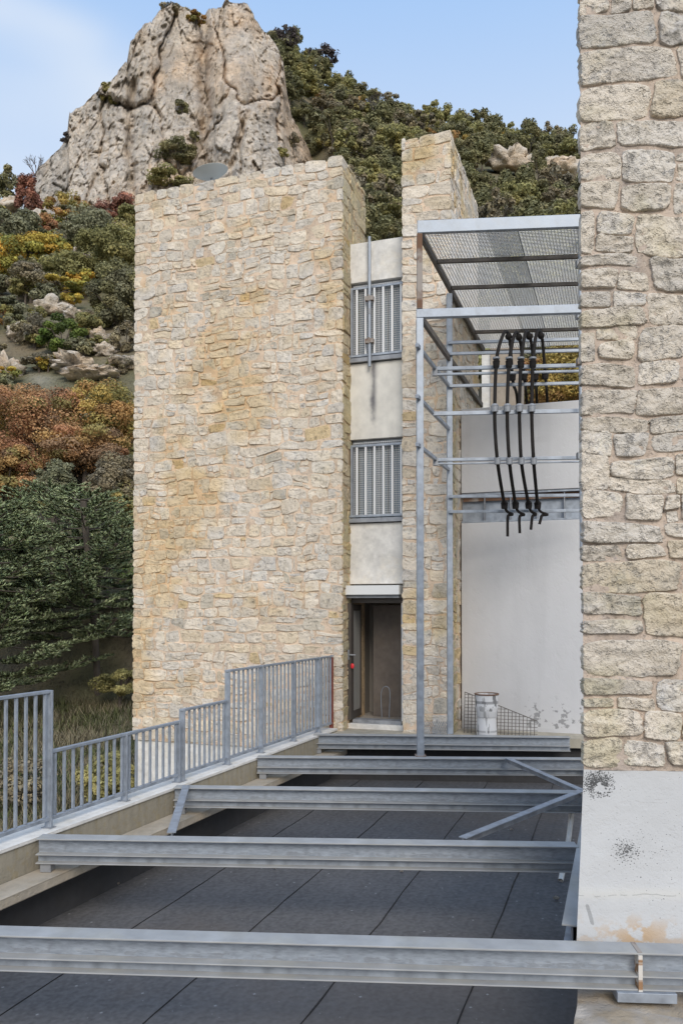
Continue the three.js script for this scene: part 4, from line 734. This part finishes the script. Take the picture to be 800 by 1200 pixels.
// concrete bearing under the pillar and the near beam
{
  const m = texture(512, 512, (u, v) => { const a = nA(u * 2, v * 2), b = nB(u, v), r = smooth(0.42, 0.66, nC(u * 1.3, v * 1.3 + 0.2)) * 0.8, w = smooth(0.5, 0.7, b); const k = 0.62 + 0.4 * (a - 0.5) + 0.25 * w; return [k, k * (1 - 0.12 * r), k * (1 - 0.32 * r)]; });
  const t = thing('concrete_bearing', 'rust stained concrete block under the near beam and pillar', 'concrete block', P(1.305, 0, 4.60), TURN);
  const g = new THREE.BoxGeometry(2.6, 0.9, 4.2, 50, 16, 80); g.translate(1.3, -0.285 - 0.45, -0.2); const p = g.attributes.position; for (let i = 0; i < p.count; i++) { const x = p.getX(i), y = p.getY(i), z = p.getZ(i); p.setXYZ(i, x + 0.02 * fbm(y * 5, z * 5, 1, 4), y - 0.006 + 0.010 * fbm(x * 4, z * 4, 6, 4) - (x < 0.02 ? 0.006 : 0), z); } uvBox(g); g.computeVertexNormals();
  part('block', g, std({ color: col(0.62, 0.55, 0.48), map: m, bumpMap: stoneBump, bumpScale: 0.006 }), t);
}

// ------------------------------------------------------------------ cable frame and mesh canopy
const RK = 0.085, RX = 1.016, RD = 10.6;                                     // cross rails run a little towards the camera to the right
const onFrame = (X, y, back) => P(X + SU / CU * back, y, RD + back - (X - RX) * RK);   // back: metres behind the front post row
{
  const t = thing('cable_frame', 'galvanised steel frame of posts and rails holding black cables', 'steel frame', P(RX, 0, RD), 0), o = t.position;
  const L = (v) => v.sub(o), upr = (a, y0, y1, w, name, m = M.zinc) => part(name, rbox(a.x - w / 2, a.x + w / 2, y0, y1, a.z - w / 2, a.z + w / 2, 0.006), m, t);
  const f0 = L(onFrame(RX, 0, 0)); upr(f0, 0.002, 5.67, 0.09, 'post'); part('post_base', box(f0.x - 0.07, f0.x + 0.07, 0.001, 0.012, f0.z - 0.07, f0.z + 0.07), M.rust, t); upr(f0, 5.795, 6.78, 0.07, 'upper_post', M.rust);
  const r0 = L(onFrame(RX, 0, 1.83)); upr(r0, 0.002, 6.70, 0.085, 'post');
  const rx1 = 3.06, cross = (y, back, w, h, xa = RX, m = M.zinc) => part('rail', bar(L(onFrame(xa, y, back)), L(onFrame(rx1, y, back)), w, h), m, t);
  cross(5.73, 0, 0.08, 0.115, RX - 0.045);
  cross(5.27, 0.87, 0.045, 0.05); cross(5.19, 0.87, 0.045, 0.03); cross(4.60, 0.72, 0.04, 0.055); cross(3.99, 0.9, 0.045, 0.045); cross(3.935, 0.9, 0.04, 0.02);
  for (const y of [5.93, 5.76, 5.27, 3.59, 3.36]) cross(y, 1.76, 0.04, 0.045, RX, M.zinc);
  for (const y of [5.28, 4.62, 4.0]) part('side_rail', bar(L(onFrame(RX, y, -0.15)), L(onFrame(RX, y, 1.76)), 0.045, 0.05), M.zinc, t);
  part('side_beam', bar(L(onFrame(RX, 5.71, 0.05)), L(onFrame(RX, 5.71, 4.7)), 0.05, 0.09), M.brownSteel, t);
  const pl = L(onFrame(3.03, 0, 0.55)); part('pole', rod(V(pl.x, 2.66, pl.z), V(pl.x, 7.14, pl.z), 0.028, 0.028, 12), M.zinc, t);
  for (const [y, m] of [[5.22, M.rust], [3.95, M.zincDull], [5.85, M.zincDull], [6.55, M.zincDull]]) part('pole_clamp', box(pl.x - 0.055, pl.x + 0.045, y - 0.045, y + 0.045, pl.z - 0.05, pl.z + 0.05), m, t);
  for (const [y, b] of [[5.23, 0.87], [3.97, 0.9]]) { const q = L(onFrame(RX, y, b)); part('bracket', box(q.x - 0.035, q.x + 0.03, q.y - 0.06, q.y + 0.05, q.z - 0.03, q.z + 0.03), M.zincDull, t); }
}
{
  const t = thing('mesh_canopy', 'wire mesh canopy on dark cross bars above the cable frame', 'canopy', P(RX, 6.8, RD), 0), o = t.position, L = (v) => v.sub(o);
  const q = (x, y, b) => L(onFrame(RX + x, y, b)), W = 2.04;
  part('front_beam', bar(q(-0.03, 6.865, 0), q(W, 6.865, 0), 0.07, 0.165), M.zinc, t);
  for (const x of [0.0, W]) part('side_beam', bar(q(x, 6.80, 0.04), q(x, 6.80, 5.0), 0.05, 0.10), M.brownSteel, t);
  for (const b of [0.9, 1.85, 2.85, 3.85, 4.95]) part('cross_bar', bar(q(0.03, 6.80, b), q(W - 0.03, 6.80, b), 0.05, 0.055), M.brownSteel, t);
  const sheet = (xa, xb, y, cell, name) => {
    const gs = [], v = (x, b) => q(x, y, b); const sh = 0; 
    for (let x = xa; x <= xb + 1e-6; x += cell) gs.push(bar(v(x, 0.06), v(x, 4.95), 0.010, 0.009)); for (let b = 0.08; b <= 4.95; b += cell) gs.push(bar(v(xa, b), v(xb, b), 0.010, 0.007));
    const m = part(name, gs, M.wire, t); m.userData.kind = 'stuff';
  };
  sheet(0.03, 1.24, 6.856, 0.042, 'mesh_sheet'); sheet(0.86, W - 0.03, 6.874, 0.042, 'mesh_sheet');
  part('sheet_joint', bar(q(1.24, 6.846, 0.06), q(1.24, 6.846, 4.95), 0.012, 0.012), M.zincDull, t);
}
// black cables
{
  const C = [
    { top: [592.8, 392], f: [[584.5, 407.5], [582, 425], [580, 477.6], [580.3, 503], [583, 539.5], [591, 592]], b: [[601, 440.5], [606.5, 469]], s: [[601, 602.7], [595, 604], [594.7, 628.5]] },
    { top: [605, 393], f: [[599.5, 407.5], [597, 425], [594.7, 477.6], [595, 503], [597, 539.5], [604, 592]], b: [[614.8, 440], [617.5, 468]], s: [[614.7, 603], [608.7, 604.6], [609, 624.7]] },
    { top: [617.5, 392], f: [[613, 407.5], [611, 425], [609, 477.6], [609.3, 503], [611, 539.5], [619.4, 592]], b: [[627.7, 440], [629.5, 466.6]], s: [[628.5, 602.7], [623.5, 604.6], [622, 620.6]] },
    { top: [631, 391], f: [[626.5, 407.5], [625, 425], [623.5, 477.6], [623.8, 503], [625.5, 539.5], [630, 592]], b: [[639.5, 439], [641.7, 466]], s: [[642, 602.7], [634, 604.6], [632, 614]] },
  ];
  const names = ['leftmost of four black cables, farthest from the stone pillar', 'black cable second from the stone fin wall', 'black cable second from the stone pillar', 'black cable closest to the stone pillar of the four'];
  names[0] = 'black cable closest to the stone fin wall of the four';
  C.forEach((c, i) => {
    const Df = 11.27, Db = 12.22, top0 = U(...c.top, 11.6), fr = [U(...c.f[0], 11.3), U(...c.f[1], Df), U(...c.f[2], 11.15), U(...c.f[3], 11.2), U(...c.f[4], Df), U(...c.f[5], 12.12)];
    const t = thing('black_cable', names[i], 'cable', fr[5].clone()), o = t.position, L = (v) => v.clone().sub(o);
    const peak = top0.clone().add(V(-0.03, 0.02, 0.1)), bk = [U(c.top[0] + 5, c.top[1] + 4, 11.95), U(...c.b[0], Db - 0.05), U(...c.b[1], 13.9), U(c.b[1][0] + 3, c.b[1][1] + 60, 14.0)];
    part('cable', tube([...fr].reverse().concat([peak, ...bk]).map(L), 0.024, 90, 8), M.rubber, t);
    const coup = (p, m, r) => part('coupling', [rod(L(p).add(V(0, -0.05, 0)), L(p).add(V(0, 0.03, 0)), r, r * 1.15, 10), rod(L(p).add(V(0, 0.03, 0)), L(p).add(V(0, 0.06, 0)), r * 1.25, r * 0.8, 10)], m, t);
    coup(fr[1], M.rubber, 0.042); part('clip', rod(L(fr[1]).add(V(0, 0.065, 0)), L(fr[1]).add(V(0, 0.09, 0)), 0.05, 0.05, 10), M.zincDull, t); coup(fr[2], M.zincDull, 0.045); coup(fr[4], M.zincDull, 0.04); coup(fr[5], M.rubber, 0.045); coup(bk[1], M.rubber, 0.045);
    part('top_knuckle', new THREE.SphereGeometry(0.05, 10, 8).translate(...L(peak.clone().add(V(0.08, -0.02, -0.12))).toArray()), M.rubber, t);
    part('cable_end', tube([U(...c.s[0], 12.2), U(...c.s[1], 12.2).add(V(0.01, 0.005, 0)), U(...c.s[1], 12.2).add(V(0, -0.03, 0)), U(...c.s[2], 12.2)].map(L), 0.022, 20, 7), M.rubber, t);
    part('lower_cable', tube([fr[5], U(c.f[5][0] + 3, c.f[5][1] + 7, 12.17), U(...c.s[0], 12.2)].map(L), 0.02, 8, 6), M.rubber, t);
  });
}

// ------------------------------------------------------------------ small things
{ // white drum
  const map = texture(512, 512, (u, v) => { const s = nA(u * 3, v * 0.8), t = nB(u * 2, v * 0.5); let k = 0.9 + 0.1 * (nC(u, v) - 0.5); const run = smooth(0.60, 0.66, s) * smooth(0.35, 0.5, v) + smooth(0.64, 0.7, t) * 0.6 + (Math.abs(v - 0.655 + 0.012 * (nC(u, 0.2) - 0.5)) < 0.012 ? 0.7 : 0) + (Math.abs(v - 0.2) < 0.012 && nC(u * 2, 0.4) > 0.45 ? 0.5 : 0); k *= 1 - 0.72 * Math.min(1, run); return [k, k * 0.99, k * 0.985]; });
  const D = 12.62, c = U(569.5, 858, D), t = thing('paint_drum', 'dented white drum with black drips and rusty rim', 'drum', P(c.x, -0.06, D)), R = 0.178, H = 0.645;
  const g = new THREE.LatheGeometry([[0, 0], [R * 0.84, 0], [R * 0.86, 0.02], [R * 0.88, 0.1], [R * 0.85, 0.16], [R * 0.83, 0.26], [R * 0.88, 0.36], [R * 0.97, 0.44], [R * 0.98, 0.47], [R * 0.965, 0.5], [R, H - 0.02], [R * 1.03, H], [R * 0.95, H], [R * 0.9, 0.3], [0, 0.28]].map(([a, b]) => new THREE.Vector2(a, b)), 40); const p = g.attributes.position; for (let i = 0; i < p.count; i++) { const x = p.getX(i), y = p.getY(i), z = p.getZ(i), k = 1 + 0.1 * fbm(x * 5, y * 3, z * 5, 2) * smooth(0.02, 0.2, y) * smooth(0.6, 0.45, y); p.setX(i, x * k); p.setZ(i, z * k); } g.computeVertexNormals();
  part('body', g, std({ color: col(0.78, 0.78, 0.79), map, roughness: 0.6 }), t); part('rim', new THREE.TorusGeometry(R * 1.0, 0.013, 6, 36).rotateX(Math.PI / 2).translate(0, H, 0), M.rust, t, 'rusty rim');
}
{ // wire panel that leans on the wall behind the drum, cut slantwise
  const D = 12.95, t = thing('mesh_offcut', 'rusty slant cut wire mesh panel leaning on the white wall behind the drum', 'wire panel', P(U(543, 858, D).x, -0.06, D), TURN), gs = [], W = 1.13, hT = (x) => 0.64 - 0.41 * x / W;
  for (let x = 0; x <= W; x += 0.057) gs.push(box(x - 0.005, x + 0.005, 0.0, hT(x), -0.005, 0.005)); for (let y = 0.03; y < 0.62; y += 0.052) { const xe = Math.min(W, (0.64 - y) / 0.41 * W); gs.push(box(0, xe, y - 0.004, y + 0.004, 0.0055, 0.012)); } gs.push(bar(V(0, hT(0), 0), V(W, hT(W), 0), 0.012, 0.012));
  const m = part('mesh', gs, std({ color: col(0.13, 0.115, 0.105), roughness: 0.8 }), t); m.rotation.x = -0.12; m.userData.kind = 'stuff';
}
{ // scrap of mesh against the fin
  const t = thing('mesh_scrap', 'low scrap of pale wire mesh standing against the stone fin', 'wire panel', P(1.2, -0.06, 12.72), TURN), gs = []; for (let i = 0; i < 16; i++) { gs.push(bar(V(i * 0.028, 0, 0), V(i * 0.028 + 0.09, 0.22, -0.03), 0.005, 0.005)); gs.push(bar(V(i * 0.028 + 0.09, 0, 0.006), V(i * 0.028, 0.22, -0.024), 0.005, 0.005)); } const m = part('mesh', gs, M.zinc, t); m.userData.kind = 'stuff';
}
{ // satellite dish on the wall head
  const D = 14.35, c = U(247, 193, D), t = thing('satellite_dish', 'pale grey satellite dish tipped up behind the tower wall top', 'satellite dish', P(c.x, 9.1, D));
  const g = new THREE.LatheGeometry(Array.from({ length: 9 }, (_, i) => new THREE.Vector2(0.31 * i / 8, 0.12 * Math.pow(i / 8, 2))).concat([new THREE.Vector2(0.315, 0.125), new THREE.Vector2(0.30, 0.128)]), 36); g.scale(1, 1, 0.9); g.rotateX(0.05); g.rotateZ(0.2); g.translate(0, 0.40, 0);
  part('reflector', g, std({ color: col(0.46, 0.48, 0.47), roughness: 0.6 }), t); part('mast', rod(V(0, -0.05, -0.02), V(0, 0.41, 0.0), 0.022), M.zincDull, t); part('arm', bar(V(0, 0.44, -0.02), V(0.05, 0.66, -0.34), 0.02, 0.02), M.zincDull, t);
}
{ // white downpipe stub and roof outlet by the edge beam
  top('downpipe_stub', tube([U(655, 992, 8.0).setY(-0.74), U(663, 975, 8.3).setY(-0.5), U(668, 955, 8.6).setY(-0.25)], 0.026, 14, 10), M.paleConcrete, 'whitish pipe stub on the roof beside the edge beam', 'pipe');
  [[650, 1054, 0.03], [598, 973, 0.02], [322, 1018, 0.018], [470, 1022, 0.02], [140, 1036, 0.018]].forEach(([px, py, s], i) => { const D = 2.66 * F / (py - HY), g = rockGeo(60 + i, s * 2, s * 1.3, s * 1.7, 2); top('pebble', g, M.outcrop, 'small loose stone lying on the dark roof felt', 'stone', P((px - HX) / F * D, -0.745 + s * 0.5, D), 0, 'loose stones on the roof'); });
}
renderer.render(scene, camera);
